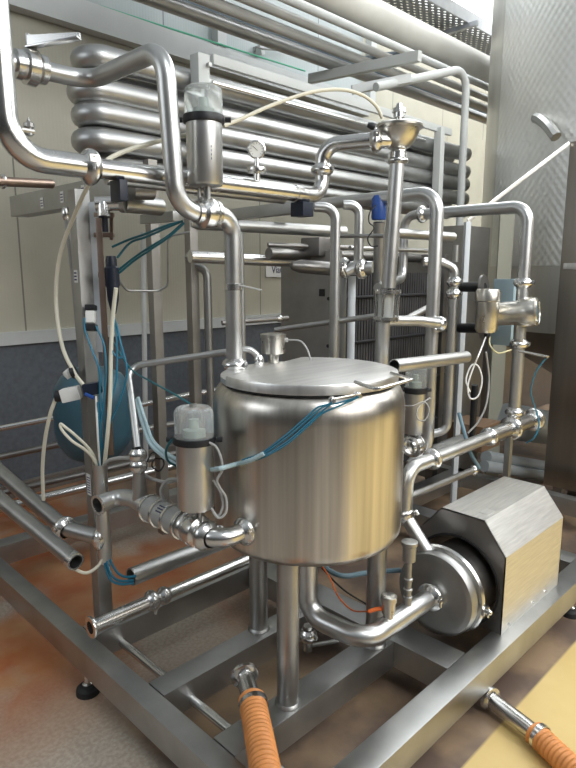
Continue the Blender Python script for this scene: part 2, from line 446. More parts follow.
# deck plate behind hinge
mb = MB()
a1 = [base - a0 + 2*a0*k/20 for k in range(21)]
pl = [TC + V(math.cos(a)*.30, math.sin(a)*.30, 1.243) for a in a1]
mb.prism(pl, (0, 0, .018)); mb.build('fixed_deck', SLID, tk)
# hinge pin
hm = TC + nrm*(dist+.004) + V(0, 0, 1.268)
MB().sweep([hm - tg*.2, hm + tg*.2], .006, 10).build('hinge', SP, tk)
def tankpt(px, py, off=.34):
    r = ray(px, py); a = r.x**2+r.y**2; b_ = 2*(r.x*-TC.x + r.y*-TC.y); c_ = TC.x**2+TC.y**2-off*off
    disc = b_*b_-4*a*c_
    if disc < 0: return EYE + r*(-b_/2/a)
    return EYE + r*((-b_-math.sqrt(disc))/2/a)
# two sensor ends under the lid edge
SENS = []
for k, (px, py) in enumerate(((332, 398), (357, 393))):
    p = tankpt(px, py+2, .333)
    d = (p - TC); d.z = 0; d.normalize()
    mb = MB(); mb.lathe([(.0, 0), (.009, 0), (.009, .016), (.006, .018), (.006, .03), (0, .03)], p - d*.008, d, 12)
    mb.lathe([(.011, .004), (.012, .006), (.012, .012), (.011, .014)], p - d*.008, d, 6)
    mb.build('sensor_fitting', SP, tk); SENS.append(p + d*.02)
MB().sweep([SENS[0]-V(0, 0, -.008), SENS[1]-V(0, 0, -.008)], .003, 8).build('sensor_rod', SP, tk)

# ---- blue tubes over the tank wall
tb = empty('air_tube_bundle', tankpt(262, 456), 'blue air tubes hanging in a swag across the tank front', 'tube')
for k, (dx, dy, e) in enumerate(((0, 0, 0), (1.5, 3, 0), (-1, -2.5, 1), (2, 5, 1))):
    pts = [tankpt(243+dx, 461+dy*.4, .338), tankpt(262+dx, 454.5+dy*.5, .339), tankpt(285+dx, 439+dy, .34), tankpt(306+dx, 421+dy, .341), tankpt(320+dx, 409+dy*.9, .343)]
    pts += ([SENS[0]] if e == 0 else [tankpt(338+dx, 404+dy*.3, .345), SENS[1]])
    MB().sweep(smooth(pts), .0028, 8).build('blue_tube', HOSEB, tb)
w = smooth([AD(212, 470, 1.86), AD(222, 468, 1.80), tankpt(235, 464.5, .342), tankpt(250, 460.5, .342), tankpt(264, 453.5, .342)], 14)
mb = MB(); mb.sweep(w, .0075, 10, radii=[.0068+.0012*(i % 3 == 0) for i in range(len(w))]); mb.build('spiral_wrap', HOSEP, tb)

# ================================================================= PUMP
pm = empty('centrifugal_pump', (2.02, 1.14, .2), 'centrifugal pump with round stainless volute beside the process tank', 'pump')
PC = V(1.985, 1.15, .362); R_ = .168
MB().lathe([(0, 0), (.10, .002), (.14, .004), (R_-.02, .006), (R_-.006, .012), (R_, .026), (R_, .044), (R_-.012, .05), (R_-.012, .062)], PC - V(.04, 0, 0), (1, 0, 0), 64).build('volute', SD, pm, 30)
mb = MB(); mb.lathe([(R_-.012, 0), (R_+.008, .002), (R_+.014, .012), (R_+.008, .022), (R_-.012, .024)], PC + V(.022, 0, 0), (1, 0, 0), 64); mb.build('casing_clamp', SP, pm)
mb = MB(); mb.lathe([(.045, 0), (.045, .07)], PC - V(.045, 0, 0), (1, 0, 0), 24)
mb = MB(); cpt = PC + V(.035, -math.cos(.1)*(R_+.016), -math.sin(.1)*(R_+.016))
mb.lathe([(0, 0), (.008, 0), (.012, .006), (.012, .02), (.007, .026), (0, .026)], cpt - V(0, .0, 0), (0, -1, 0), 8); mb.bar(cpt-V(.02, 0, 0), cpt+V(.02, 0, 0), .012, .03, .003); mb.sweep([cpt+V(0, -.012, -.022), cpt+V(0, -.012, .022)], .005, 8)
mb.build('clamp_nut', SP, pm)
MB().lathe([(0, 0), (R_-.02, 0), (R_-.02, .07), (.15, .10), (.15, .18), (0, .18)], PC + V(.046, 0, 0), (1, 0, 0), 48).build('adaptor', SB, pm)
MB().lathe([(0, 0), (.12, 0), (.125, .01), (.125, .32), (0, .34)], V(2.2, 1.16, .35), (1, 0, 0), 32).build('motor', SB, pm)
MB().box((2.2, 1.05, .2), (2.5, 1.27, .24)).build('motor_base', SB, pm)
# octagonal motor cover
cv = empty('motor_cover', (2.13, .95, .2), 'eight sided brushed steel cover box over the pump motor', 'cover')
sec = [(.95, .2), (.95, .525), (1.045, .648), (1.235, .648), (1.365, .50), (1.365, .2)]
X0, X1 = 2.13, 2.69
mb = MB(); th = .004
inn = [(.95+th, .2), (.95+th, .525-th*.4), (1.045+th*.4, .648-th), (1.235-th*.4, .648-th), (1.365-th, .50-th*.4), (1.365-th, .2)]
O0 = [V(X0, y, z) for y, z in sec]; O1 = [V(X1, y, z) for y, z in sec]; I0 = [V(X0, y, z) for y, z in inn]; I1 = [V(X1, y, z) for y, z in inn]
mb.quadrings([O1, O0, I0, I1, O1], False); mb.build('cover_shell', SC, cv, 20)
# front plate with round opening
mb = MB(); n = 48; cy, cz, ro = 1.157, .362, .188
circ = []
def hitpoly(a):
    d = (math.cos(a), math.sin(a)); best = 9
    P = sec + [sec[0]]
    for (y0, z0), (y1, z1) in zip(P, P[1:]):
        ey, ez = y1-y0, z1-z0; det = d[0]*(-ez) + d[1]*ey
        if abs(det) < 1e-9: continue
        ry, rz = y0-cy, z0-cz
        t_ = (ry*(-ez) + rz*ey)/det; u_ = (d[0]*rz - d[1]*ry)/det
        if t_ > 0 and -1e-6 <= u_ <= 1+1e-6: best = min(best, t_)
    return best
angs = sorted([2*PI*k/n for k in range(n)] + [math.atan2(z-cz, y-cy) % (2*PI) for y, z in sec])
rin = []; rou = []
for a in angs:
    h_ = hitpoly(a); r_i = min(ro, h_*.985)
    rin.append((cy+math.cos(a)*r_i, cz+math.sin(a)*r_i)); rou.append((cy+math.cos(a)*h_, cz+math.sin(a)*h_))
A = [V(X0, *p) for p in rou]; B = [V(X0, *p) for p in rin]; C2 = [V(X0+.005, *p) for p in rin]; D2 = [V(X0+.005, *p) for p in rou]
mb.quadrings([A, B, C2, D2, A]); mb.build('front_plate', SB, cv, 20)
MB().prism([V(X1-.004, y, z) for y, z in sec], (.004, 0, 0)).build('rear_plate', SC, cv)
mb = MB(); mb.lathe([(ro-.006, 0), (ro+.004, -.003), (ro+.004, .008), (ro-.006, .008)], V(X0-.003, cy, cz), (1, 0, 0), 48); mb.build('rubber_edging', RUBBER, cv)
for xx in (2.19, 2.42, 2.55): MB().lathe([(0, .006), (.006, .005), (.007, 0)], V(xx, .95, .222), (0, -1, 0), 6).build('screw', SP, cv)
nb = [AZ(460, 511, .651), AZ(478, 514.5, .651)]
mb = MB(); mb.box((2.19, 1.06, .6482), (2.25, 1.10, .6495)); mb.build('nameplate', SLID, cv)

# suction pipe from tank drain to pump
DX, DY, DZ = TC.x, TC.y, .362
YS = 1.15
root = pipe('suction_pipe', 'bent drain pipe running from under the tank into the pump inlet', 'pipe',
     [V(DX, DY, .70), V(DX, DY, DZ), V(DX+.02, YS, DZ), V(1.965, YS, .362)], .037, bend=.085, mat=ST,
     clamps=[(V(1.93, YS, .362), (1, 0, 0))])
MB().lathe([(.03, 0), (.055, .004), (.055, .02), (.03, .024)], V(1.948, YS, .362), (1, 0, 0)).build('inlet_collar', SD, root)
# small drain valve hanging under the elbow
r2 = empty('drain_valve', (DX-.02, DY-.06, .2), 'small clamped drain valve under the suction elbow', 'valve')
dvp = AZ(308, 640, .25)
MB().sweep([V(dvp.x, dvp.y, .21), V(dvp.x, dvp.y, .31)], .018, 16).build('stem', SP, r2)
clamp_mb(V(dvp.x, dvp.y, .27), (0, 0, 1), .022).build('clamp', SP, r2)
MB().bar(V(dvp.x, dvp.y, .225), V(dvp.x+.12, dvp.y-.05, .215), .012, .012, .002).build('lever', SD, r2)

# level probe and pressure sender on suction pipe
def on_suction(px): # x on pipe axis for picture column
    k = (px-288)/F
    # (x-y)q = k * depth, depth=( (x+y)q*_c + (H-z)*_s )
    z = .362; y = YS
    return (k*((y)*q*_c + (H-z)*_s) + y*q)/(q - k*q*_c)
xs = on_suction(388)
r3 = empty('conductivity_probe', (xs, YS, .37), 'small round probe with orange cable plug on the suction pipe', 'probe')
MB().lathe([(.018, 0), (.018, .028), (.024, .03), (.024, .07), (.029, .073), (.029, .093), (.02, .096), (0, .096)], V(xs, YS, .385), (0, 0, 1), 20).build('probe_body', SCAST, r3)
pp = V(xs, YS, .43)
hose('plug', '', '', [pp + V(-.012, .012, 0), pp+V(-.03, .032, -.004), pp + V(-.05, .05, -.012)], .0075, ORW, parent=r3)
hose('cable', '', '', [pp + V(-.05, .05, -.012), AD(352, 610, 2.35), AD(338, 596, 2.4), AD(330, 578, 2.45), AD(318, 560, 2.5)], .003, ORW, parent=r3)
xs2 = on_suction(407)
r4 = empty('sample_valve', (xs2, YS, .37), 'slim vertical sampling valve with wide cap on the suction pipe', 'valve')
zt4 = ZV((xs2, YS), 541)
MB().lathe([(.015, 0), (.015, .03), (.018, .032), (.018, .04), (.013, .042), (.013, .06), (.017, .063), (.017, .07), (.013, .073), (.013, .10), (.017, .103), (.017, .11), (.012, .113), (.012, zt4-.39-.07)], V(xs2, YS, .39), (0, 0, 1), 16).build('stem', SD, r4)
MB().lathe([(.010, -.085), (.024, -.075), (.025, -.018), (.030, -.014), (.030, -.002), (.024, 0), (0, 0)], V(xs2, YS, zt4), (0, 0, 1), 20).build('cap', SD, r4)

# discharge pipe of pump
D0 = AX(437, 556, 2.0); 
YD = 1.2
D1 = AX(415, 524, 2.0)
D2 = V(1.985, 1.335, ZV((1.985, 1.335), 512)); D3 = V(1.985, 1.335, ZV((1.985, 1.335), 470))
a_ = AY(430, 463, 1.2); zz = .9
ex = on_x = lambda px, y, z: ((px-288)/F*((y)*q*_c + (H-z)*_s) + y*q)/(q - (px-288)/F*q*_c)
# find run height so that the run passes picture point (430,463)
YD = 1.335
b4 = AY(432, 461, YD); b5 = AY(492, 434, YD); zD = (b4.z+b5.z)/2
xA, xB = ex(432, YD, zD), ex(489, YD, zD)
D0 = V(2.0, 1.21, .50)
D2 = V(ex(406, YD, .7), YD, ZV((ex(406, YD, .7), YD), 516))
pipe('pump_discharge_pipe', 'slim slanting outlet pipe rising from the top of the pump volute', 'pipe',
     [D0, D2], .028, clamps=[(D2, (D2-D0))])
pipe('discharge_elbow', 'pale elbow pipe standing between the tank and the pump', 'pipe',
     [D2, D2+V(0, 0, .03), V(D2.x, YD, zD), V(xA, YD, zD)], .030, bend=.07, clamps=[(V(xA, YD, zD), (1, 0, 0))])
pipe('discharge_run', 'straight pipe between two clamps above the motor cover', 'pipe',
     [V(xA, YD, zD), V(xB, YD, zD)], .030, clamps=[(V(xB, YD, zD), (1, 0, 0))])
xC, xE = ex(520, YD, zD), ex(534, YD, zD)
nr = pipe('check_valve_sleeve', 'thick polished valve sleeve ending in a flange at the foot of the flow meter pipe', 'valve',
     [V(xB+.02, YD, zD), V(xE, YD, zD)], .040, clamps=[(V(ex(511, YD, zD), YD, zD), (1, 0, 0)), (V(xE-.01, YD, zD), (1, 0, 0))], mat=SP)
# support rod of the run
rp = V(ex(507, YD, .6), YD, .6)
tag(MB().bar(V(rp.x, YD+.0, .2), V(rp.x, YD+.0, zD-.038), .03, .03, .002).build('support_post', SF), 'thin square post carrying the discharge pipe behind the motor cover', 'post')

# vertical measuring pipe with flow meter
XM = ex(517, YD, 1.1); YM = YD
def zm(py): return ZV((XM, YM), py)
ztop = zm(206)
yl = 1.9
kk = AX(424, 207, XM)
pipe('riser_pipe', 'tall upright pipe carrying the flow meter and bending left at its top', 'pipe',
     [V(XM, YM, zD+.03), V(XM, YM, ztop), V(XM, kk.y, ztop)], .0300, bend=.075,
     clamps=[(V(xE-.01, YD, zD)*1, (1, 0, 0)), (V(XM, YM, zm(412)), (0, 0, 1)), (V(XM, YM, zm(344)), (0, 0, 1)), (V(XM, YM, zm(283)), (0, 0, 1)), (V(XM, kk.y+.01, ztop), (0, 1, 0))])
fm = empty('flow_meter', (XM, YM, zm(325)), 'cast steel flow meter head with round glass window on the riser pipe', 'meter')
c0 = V(XM, YM, zm(313))
dirm = (AD(542, 318, 2.62) - AD(493, 311, 2.80)).normalized()
aa = c0 - RT*.10 - FW*.0; 
axm = (RT*.86 - FW*.52).normalized()
cm = c0 - axm*.01 - FW*.02
MB().lathe([(0, -.15), (.045, -.145), (.058, -.11), (.060, -.02), (.068, .0), (.072, .02), (.074, .055), (.070, .064), (.070, .075), (.058, .083), (.056, .080), (.0, .080)], cm, axm, 40).build('meter_body', SCAST, fm)
MB().lathe([(0, .0825), (.050, .0825), (.054, .081)], cm, axm, 32).build('glass_window', simple('meter_glass', (.10, .14, .16), .08), fm)
for k in range(6):
    a = 2*PI*k/6; n_ = axm.orthogonal().normalized(); b_ = axm.cross(n_)
    MB().lathe([(.005, 0), (.005, .005), (0, .005)], cm+axm*.081+(n_*math.cos(a)+b_*math.sin(a))*.063, axm, 6).build('bolt', SP, fm)
cb = cm - RT*.165 + V(0, 0, .0)
MB().lathe([(0, -.10), (.046, -.097), (.055, -.08), (.055, .055), (.061, .058), (.061, .10), (.054, .115), (0, .118)], cb, (0, 0, 1), 32).build('junction_can', SCAST, fm)
MB().lathe([(0, 0), (.009, 0), (.009, .03), (0, .03)], cb+V(0, 0, -.125), (0, 0, 1), 10).build('cable_gland', BLACK, fm)
# terminal box behind
bb0 = AD(506, 310, 3.25)
tag(MB().box((bb0.x-.02, bb0.y-.045, ZV(bb0, 345)), (bb0.x+.04, bb0.y+.07, ZV(bb0, 279)), None, .004).build('terminal_box', LBLUE), 'light blue flat box behind the flow meter', 'box')
hose('meter_cable', 'white cable dropping from the flow meter into a coil', 'cable', [cb+V(0, 0, -.12), AD(480, 352, 2.62), AD(474, 366, 2.6), AD(468, 385, 2.6), AD(470, 378+20, 2.6), AD(478, 396, 2.6), AD(482, 380, 2.6), AD(478, 366, 2.6), AD(471, 366, 2.6), AD(466, 380, 2.6), AD(470, 392, 2.6)], .0035, WHITE)
hose('meter_signal_cable', 'yellowish cable curving from the flow meter to the riser pipe', 'cable', [cb+V(0, 0, -.12)+RT*.02, AD(490, 345, 2.65), AD(498, 353, 2.65), AD(511, 350, 2.68)], .0035, simple('olive_cable', (.55, .5, .28), .5))
hose('tail_cable', 'long grey cable hanging behind the meter down to the floor', 'cable', [AD(486, 352, 3.0), AD(489, 380, 3.1), AD(486, 405, 3.1), AD(478, 422, 3.1), AD(468, 433, 3.1)], .005, HOSEG)
tag(MB().sweep([AD(519, 351, 2.78), AD(548, 357, 2.65)], .006, 10).build('bracket_rod', SP), 'thin bare rod sticking out right below the flow meter', 'rod')
hose('blue_cable', 'thin blue cable looping from the rod end down behind the flange', 'cable', [AD(547, 357, 2.66), AD(536, 372, 2.7), AD(531, 392, 2.75), AD(536, 410, 2.8), AD(539, 425, 2.8), AD(534, 438, 2.8), AD(526, 443, 2.85)], .0035, HOSEB)

# return elbow left of the riser head
KY = kk.y + .03
zz1 = ZV((XM, KY+.07), 270)
pe = AX(404, 240, XM)
pipe('return_elbow', 'slim S shaped pipe dropping from the long overhead pipe beside the pole', 'pipe',
     [V(XM, KY-.01, ztop), V(XM, pe.y, ztop), V(XM, pe.y, ZV((XM, pe.y), 278)), AD(378, 288, 3.0)], .024, bend=.07)

# ================================================================= POLE WITH DIAPHRAGM VALVE
PB = AD(382, 345, 2.6); PT = AD(392.5, 165, 2.42)
PB.x, PB.y = 2.10, 1.527
PT.x, PT.y = 2.10, 1.512
PB.x += -.004
def zp(py): return ZV((2.10, 1.515), py)
px_check = None
P0 = V(2.085, 1.53, 1.0); P1 = V(2.112, 1.495, zp(158))
pole = pipe('pole_pipe', 'upright pipe standing behind the tank lid with the bowl valve on top', 'pipe',
     [P0, V(2.088, 1.526, zp(322))], .0300)
def pat(py): 
    z = zp(py); u = (z-1.0)/(P1.z-1.0); return V(P0.x+(P1.x-P0.x)*u, P0.y+(P1.y-P0.y)*u, z)
pipe('upper_pole_pipe', 'upper pole pipe between the caged sight glass and the bowl valve', 'pipe', [pat(288), pat(156)], .0300, flanges=[(pat(161), (0, 0, -1))])
sg = empty('caged_sight_glass', pat(322), 'short sight glass caged by four bolts behind the tank lid', 'sight glass')
MB().lathe([(.026, 0), (.054, .002), (.054, .014), (.026, .016)], pat(320), (0, 0, 1)).build('flange', SP, sg)
MB().lathe([(.026, 0), (.054, .002), (.054, .014), (.026, .016)], pat(294), (0, 0, 1)).build('flange', SP, sg)
MB().lathe([(.036, 0), (.036, (pat(294)-pat(320)).length)], pat(320), (0, 0, 1)).build('glass_tube', SGL, sg)
MB().lathe([(.0, 0), (.018, 0), (.018, (pat(294)-pat(320)).length), (0, (pat(294)-pat(320)).length)], pat(320), (0, 0, 1)).build('inner_tube', SD, sg)
for k in range(6):
    a = k*PI/3+.3; o_ = V(math.cos(a), math.sin(a), 0)*.047
    MB().sweep([pat(321.5)+o_, pat(289)+o_], .0045, 8).build('tie_bolt', SP, sg)
bv = empty('bowl_valve', pat(156), 'bowl shaped diaphragm valve with finned knob on top of the pole pipe', 'valve')
bp_ = pat(156)
MB().lathe([(.034, -.012), (.037, -.010), (.037, .012), (.030, .016), (.026, .03), (.03, .035)], bp_, (0, 0, 1)).build('neck', SP, bv)
h1 = pat(150).z-bp_.z; h2 = pat(127).z-bp_.z
MB().lathe([(0, h1), (.03, h1), (.045, h1+.008), (.065, h1+.03), (.078, h1+.055), (.084, h2-.012), (.097, h2-.006), (.098, h2+.002), (.090, h2+.008), (.04, h2+.018), (.03, h2+.022), (0, h2+.022)], bp_, (0, 0, 1), 40).build('bowl', SCAST, bv)
MB().lathe([(.014, h2+.02), (.014, h2+.032), (.022, h2+.034), (.022, h2+.05), (.027, h2+.052), (.025, h2+.068), (.014, h2+.07), (.012, h2+.085), (0, h2+.088)], bp_, (0, 0, 1), 12).build('knob', SP, bv)
kb = AD(375, 127, 2.32)
MB().lathe([(0, 0), (.012, 0), (.014, .012), (.009, .03), (0, .03)], kb, RT*-1+V(0, 0, .3), 10).build('air_fitting', BLACK, bv)

# ================================================================= HEADER (left to bowl valve)
HY, HZ = 1.74, 1.905
xh = lambda px: ex(px, HY, HZ)
hx0 = ex(2, HY, 2.1)
pipe('header_inlet_pipe', 'large bright pipe coming down the left edge and sweeping right', 'pipe',
     [V(hx0-.01, HY, 2.9), V(hx0, HY, HZ), V(xh(90), HY, HZ)], .034, bend=.105, mat=SP, clamps=[(V(xh(90), HY, HZ), (1, 0, 0))])
pipe('header_pipe', 'long horizontal header pipe passing behind the upper actuator', 'pipe',
     [V(xh(91), HY, HZ), V(xh(302), HY, HZ)], .0300, mat=SP, bands=[(V(xh(296), HY, HZ), (1, 0, 0))])
e0 = V(xh(302), HY, HZ); xz = xh(322)
e1 = V(xz, HY, HZ); e2 = V(xz, HY, ZV((xz, HY), 145)); e3 = AD(372, 144, 2.42); e3.z = e2.z
bvp = pat(140)
e3 = V(bvp.x-.07, bvp.y+.02, e2.z+.0)
pipe('header_riser', 'S shaped pipe climbing from the header pipe to the bowl valve', 'pipe',
     [e0, e1, e2, V(bvp.x-.09, bvp.y+.03, ZV(bvp, 142)), V(bvp.x-.05, bvp.y+.02, ZV(bvp, 142))], .0300, bend=.07, mat=SP,
     clamps=[(V(xz, HY, ZV((xz, HY), 170)), (0, 0, 1)), (V(bvp.x-.10, bvp.y+.037, ZV(bvp, 143)), (V(bvp.x, bvp.y, 0)-V(xz, HY, 0)))])
pg = V(xh(257), HY, HZ)
pgr = empty('pressure_gauge', pg+V(0, 0, .026), 'round pressure gauge standing on the header pipe', 'gauge')
MB().lathe([(.012, .0), (.012, .03), (.034, .034), (.036, .042), (.034, .052), (.010, .056), (.008, .085), (0, .085)], pg+V(0, 0, .022), (0, 0, 1), 24).build('clamp_base', SP, pgr)
gc = pg + V(0, 0, .137); gd = (EYE-gc); gd.z *= .3; gd.normalize()
MB().lathe([(0, -.016), (.028, -.016), (.033, -.010), (.033, .004), (.028, .006), (.027, .001), (0, .001)], gc, gd, 32).build('gauge_case', SP, pgr)
dd = MB().lathe([(0, .002), (.027, .002)], gc, gd, 32).build('dial', DIAL, pgr)
mb = MB(); sd = gd.cross(V(0, 0, 1)).normalized(); ud = sd.cross(gd)
mb.bar(gc+gd*.003-sd*.004-ud*.004, gc+gd*.003+sd*.014+ud*.012, .002, .001)
for k in range(11):
    a = -.75*PI/1+k*1.5*PI/10+PI/2; mb.bar(gc+gd*.003+(sd*math.cos(a)+ud*math.sin(a))*.019, gc+gd*.003+(sd*math.cos(a)+ud*math.sin(a))*.024, .0012, .001)
mb.build('needle', BLACK, pgr)
# second thinner pipe under header
pipe('lower_header_pipe', 'dull thinner pipe running just under the header pipe', 'pipe', [V(xh(122), HY+.10, 1.895), V(xh(292)+.05, HY+.10, 1.895)], .020, mat=SD)
pipe('copper_coloured_pipe', 'dark bronze coloured pipe at the left edge below the header sweep', 'pipe', [AD(-8, 181, 2.0), AD(52, 184, 2.2)], .016, mat=COPPER, flanges=[(AD(2, 181.5, 2.04), (1, 0, 0))])
# top frame beams (direction away to the left)
def ybeam(name, label, pa, pb, w_, h_, mat=SF):
    return tag(MB().bar(pa, pb, w_, h_, .003).build(name, mat), label, 'beam')
yb0 = AD(106, 191, 2.3)
ybeam('frame_beam', 'grey square arm with white stickers at the left edge under the header', V(yb0.x, yb0.y-.1, yb0.z), V(yb0.x, 3.0, yb0.z), (.08), .09)
for px, py in ((42, 203), (62, 197), (83, 191)):
    p = AX(px, py, yb0.x-.041)
    mb = MB(); mb.box((p.x-.0016, p.y-.013, p.z-.022), (p.x, p.y+.013, p.z+.022)); s1 = mb.build('sticker', WHITE)
    tag(s1, {42: 'white sticker on the left end of the square arm', 62: 'white sticker halfway along the square arm', 83: 'white sticker on the square arm nearest the post'}[px], 'label')
    mb = MB()
    for k in range(3): mb.box((p.x-.0022, p.y-.010, p.z-.014+k*.011), (p.x-.0014, p.y+.010, p.z-.010+k*.011))
    mb.build('print', INKY, s1)
yb1 = AD(300, 207, 2.55)
ybeam('cross_beam', 'short grey square arm hanging below the header beside the riser', yb1, V(yb1.x, yb1.y+.42, yb1.z-.005), .05, .05)
yb2 = AD(176, 216, 2.5)
ybeam('rear_beam', 'grey flat arm behind the air tubes right of the regulator', yb2, V(yb2.x, yb2.y+.25, yb2.z), .03, .04)
tag(MB().box((xh(114), HY-.03, HZ-.09), (xh(122), HY+.03, HZ-.028), None, .003).build('saddle_block', NAVY), 'dark blue pipe saddle hanging under the header pipe', 'clamp')
tag(MB().box((xh(303)-.03, HY-.03, HZ-.085), (xh(303)+.03, HY+.04, HZ-.03), None, .003).build('saddle_plate', NAVY), 'dark blue bracket under the right end of the header pipe', 'clamp')

# ================================================================= UPPER LEFT CROSSOVER + ACTUATED VALVE
UX, UY = 1.162, 1.66
TX, TY = 1.395, 1.665
vz = ZV((1.27, UY), 213)
utop = ZV((UX, UY), 50)
UT = ex(164, UY, utop)
c88 = AX(90, 77, UT)
lft = ex(40, c88.y, utop)
pipe('crossover_pipe', 'bright pipe jogging right from the lever valve then dropping to the upper actuated valve', 'pipe',
     [V(ex(48, c88.y, utop), c88.y, utop), V(UT, c88.y, utop), V(UT, UY, utop), V(UX, UY, vz), V(1.245, UY, vz)], .0300, bend=.085, mat=ST)
lv = empty('lever_valve', V(ex(28, c88.y, utop), c88.y, utop-.05), 'hand lever butterfly valve at the top left with handle swung right', 'valve')
def xu(px): return ex(px, c88.y, utop)
mb = MB(); c_ = V(xu(30), c88.y, utop)
mb.lathe([(.0300, -.055), (.045, -.05), (.047, -.03), (.040, -.028), (.042, -.02), (.056, -.016), (.058, .016), (.042, .02), (.040, .028), (.047, .03), (.045, .05), (.0300, .055)], c_, (1, 0, 0), 32); mb.build('valve_body', SP, lv)
MB().sweep([V(xu(-20), c88.y, utop), V(xu(50), c88.y, utop)], .0300, 16).build('stub', ST, lv)
MB().sweep([c_+V(0, 0, .05), c_+V(0, 0, .10)], .008, 10).build('stem', SD, lv)
hs = AX(27, 38, c_.x); he = hs + RT*.165 + V(0, 0, .006)
hd_ = (c_-EYE).dot(FW); k0 = AD(27, 41, hd_-.03); k1 = AD(79, 36, hd_-.06)
mb = MB(); mb.prism([k0+V(0, 0, -.022), k0+V(0, 0, .018), k1+V(0, 0, .012), k1+V(0, 0, -.002)], FW*.012+RT*.002); mb.bar(k0+V(0, 0, -.02), k1+V(0, 0, -.006), .03, .005, .001); mb.build('handle', SP, lv)
# small knob lower on inlet
kp = V(hx0+.062, HY, ZV((hx0+.062, HY), 128))
tag(MB().sweep([kp-V(.05, 0, .008), kp+V(.012, 0, -.008)], .009, 10).lathe([(0, -.02), (.008, -.02), (.008, 0), (.014, .002), (.014, .012), (.006, .016), (0, .03)], kp, (0, 0, 1), 10).build('bleed_plug', SD), 'small bleed plug beside the left edge pipe', 'plug')

def actuated_valve(name, label, base, zb, zc0, zc1, ztp, r, axis, loopside=1):
    """base = valve centre; zb.. = heights of the cylinder bottom, collar, cap top"""
    v = empty(name, base, label, 'valve')
    x, y = base.x, base.y
    MB().lathe([(.0300, -.045), (.036, -.043), (.038, -.03), (.032, -.028), (.050, -.018), (.053, 0), (.050, .018), (.036, .028), (.046, .03), (.044, .043), (.0300, .045)], base, axis, 32).build('valve_body', SP, v)
    mb = MB()
    for a in (0.6, 2.4, 4.6):
        o_ = V(math.cos(a), math.sin(a), 0)*.02; mb.sweep([V(x, y, base.z+.03)+o_, V(x, y, zb+.004)+o_], .006, 8)
    mb.sweep([V(x, y, base.z+.02), V(x, y, zb)], .007, 8); mb.build('yoke', SD, v)
    MB().lathe([(0, 0), (r*.55, 0), (r*.94, .004), (r, .012), (r, zc0-zb), (0, zc0-zb)], V(x, y, zb), (0, 0, 1), 40).build('cylinder', ST, v)
    mb = MB(); mb.lathe([(r*.9, 0), (r*1.13, .002), (r*1.16, (zc1-zc0)*.5), (r*1.12, zc1-zc0), (0, zc1-zc0)], V(x, y, zc0), (0, 0, 1), 32)
    for s_ in (-1, 1):
        c = V(x, y, (zc0+zc1)/2) + RT*s_*r*1.18; mb.sweep([c, c+RT*s_*.018], .008, 10)
    mb.build('collar', BLACK, v)
    h_ = ztp-zc1
    MB().lathe([(r*1.03, 0), (r*1.05, .004), (r*1.05, h_*.8), (r*.99, h_*.93), (r*.85, h_), (0, h_), ], V(x, y, zc1), (0, 0, 1), 40).build('clear_cap', CLEAR, v)
    MB().lathe([(0, 0), (r*.5, 0), (r*.5, h_*.25), (r*.22, h_*.3), (r*.22, h_*.6), (0, h_*.6)], V(x, y, zc1), (0, 0, 1), 20).build('indicator', simple(name+'_ind', (.35, .42, .38), .4), v)
    MB().lathe([(r*.22, 0), (r*.2, .01), (0, .012)], V(x, y, ztp-.001), (0, 0, 1), 10).build('cap_screw', SD, v)
    return v
vb = V(ex(206, UY, vz), UY, vz)
P_ = (vb.x, vb.y)
uv_ = actuated_valve('upper_actuated_valve', 'pneumatic valve high on the left with tall steel cylinder and clear cap', vb, ZV(P_, 187), ZV(P_, 124), ZV(P_, 116), ZV(P_, 87), .058, (1, 0, 0))
pipe('tank_inlet_pipe', 'bright pipe dropping from the upper actuated valve onto the tank deck', 'pipe',
     [V(vb.x+.045, UY, vz), V(TX, TY, vz), V(TX, TY, 1.262)], .0300, bend=.07, clamps=[(V(TX, TY, 1.275), (0, 0, 1))], bands=[(V(TX, TY, ZV((TX, TY), 287)), (0, 0, 1))])
mb = MB(); zt_ = ZV((TX, TY), 286); mb.sweep([V(TX, TY, zt_)+RT*.02-FW*.024, V(TX, TY, zt_-.018)+RT*.10-FW*.02], .003, 6)
tag(mb.build('cable_tie', HOSEG), 'grey cable tie with long tail around the tank inlet pipe', 'cable tie')
# label on the cylinder
mb = MB(); 
for k in range(4): mb.box((-.0005, -.01, k*.012), (.0005, .01, k*.012+.006))
s2 = mb.build('print', INKY, uv_); s2.location = Vector((0, 0, 0)) ; s2.matrix_parent_inverse = Matrix()
s2.location = (RT*.02-FW*.0485) + V(0, 0, ZV(P_, 165)-vb.z); s2.rotation_euler = (0, 0, -PI/4 + PI/2 - .4)
for v_ in s2.data.vertices: v_.co += vb
# ================================================================= LOWER ACTUATED VALVE LINE into tank
LZ, LX = .80, 1.075
ly = lambda px: (lambda r: (LX/r.x*r.y))(ray(px, 515))
def LY(px, py): p = AX(px, py, LX); return p
ns = V(1.195, 1.385, .815)
p_s0, p_s1 = AX(152, 509, LX), AX(180, 523, LX)
LZ = (AX(152, 509, LX).z + AX(203, 534, LX).z)/2
vy = AX(197, 530, LX).y
lvb = V(LX, vy, LZ); P2_ = (LX, vy)
nzl = V(1.20, 1.375, LZ)
la = actuated_valve('lower_actuated_valve', 'pneumatic valve with clear cap standing in front of the tank side', lvb, ZV(P2_, 508), ZV(P2_, 443), ZV(P2_, 436), ZV(P2_, 407), .057, (0, 1, 0))
clamp_mb(lvb-V(0, .05, 0), (0, 1, 0), .0310).build('clamp', SP, la)
clamp_mb(lvb+V(0, .05, 0), (0, 1, 0), .0310).build('clamp', SP, la)
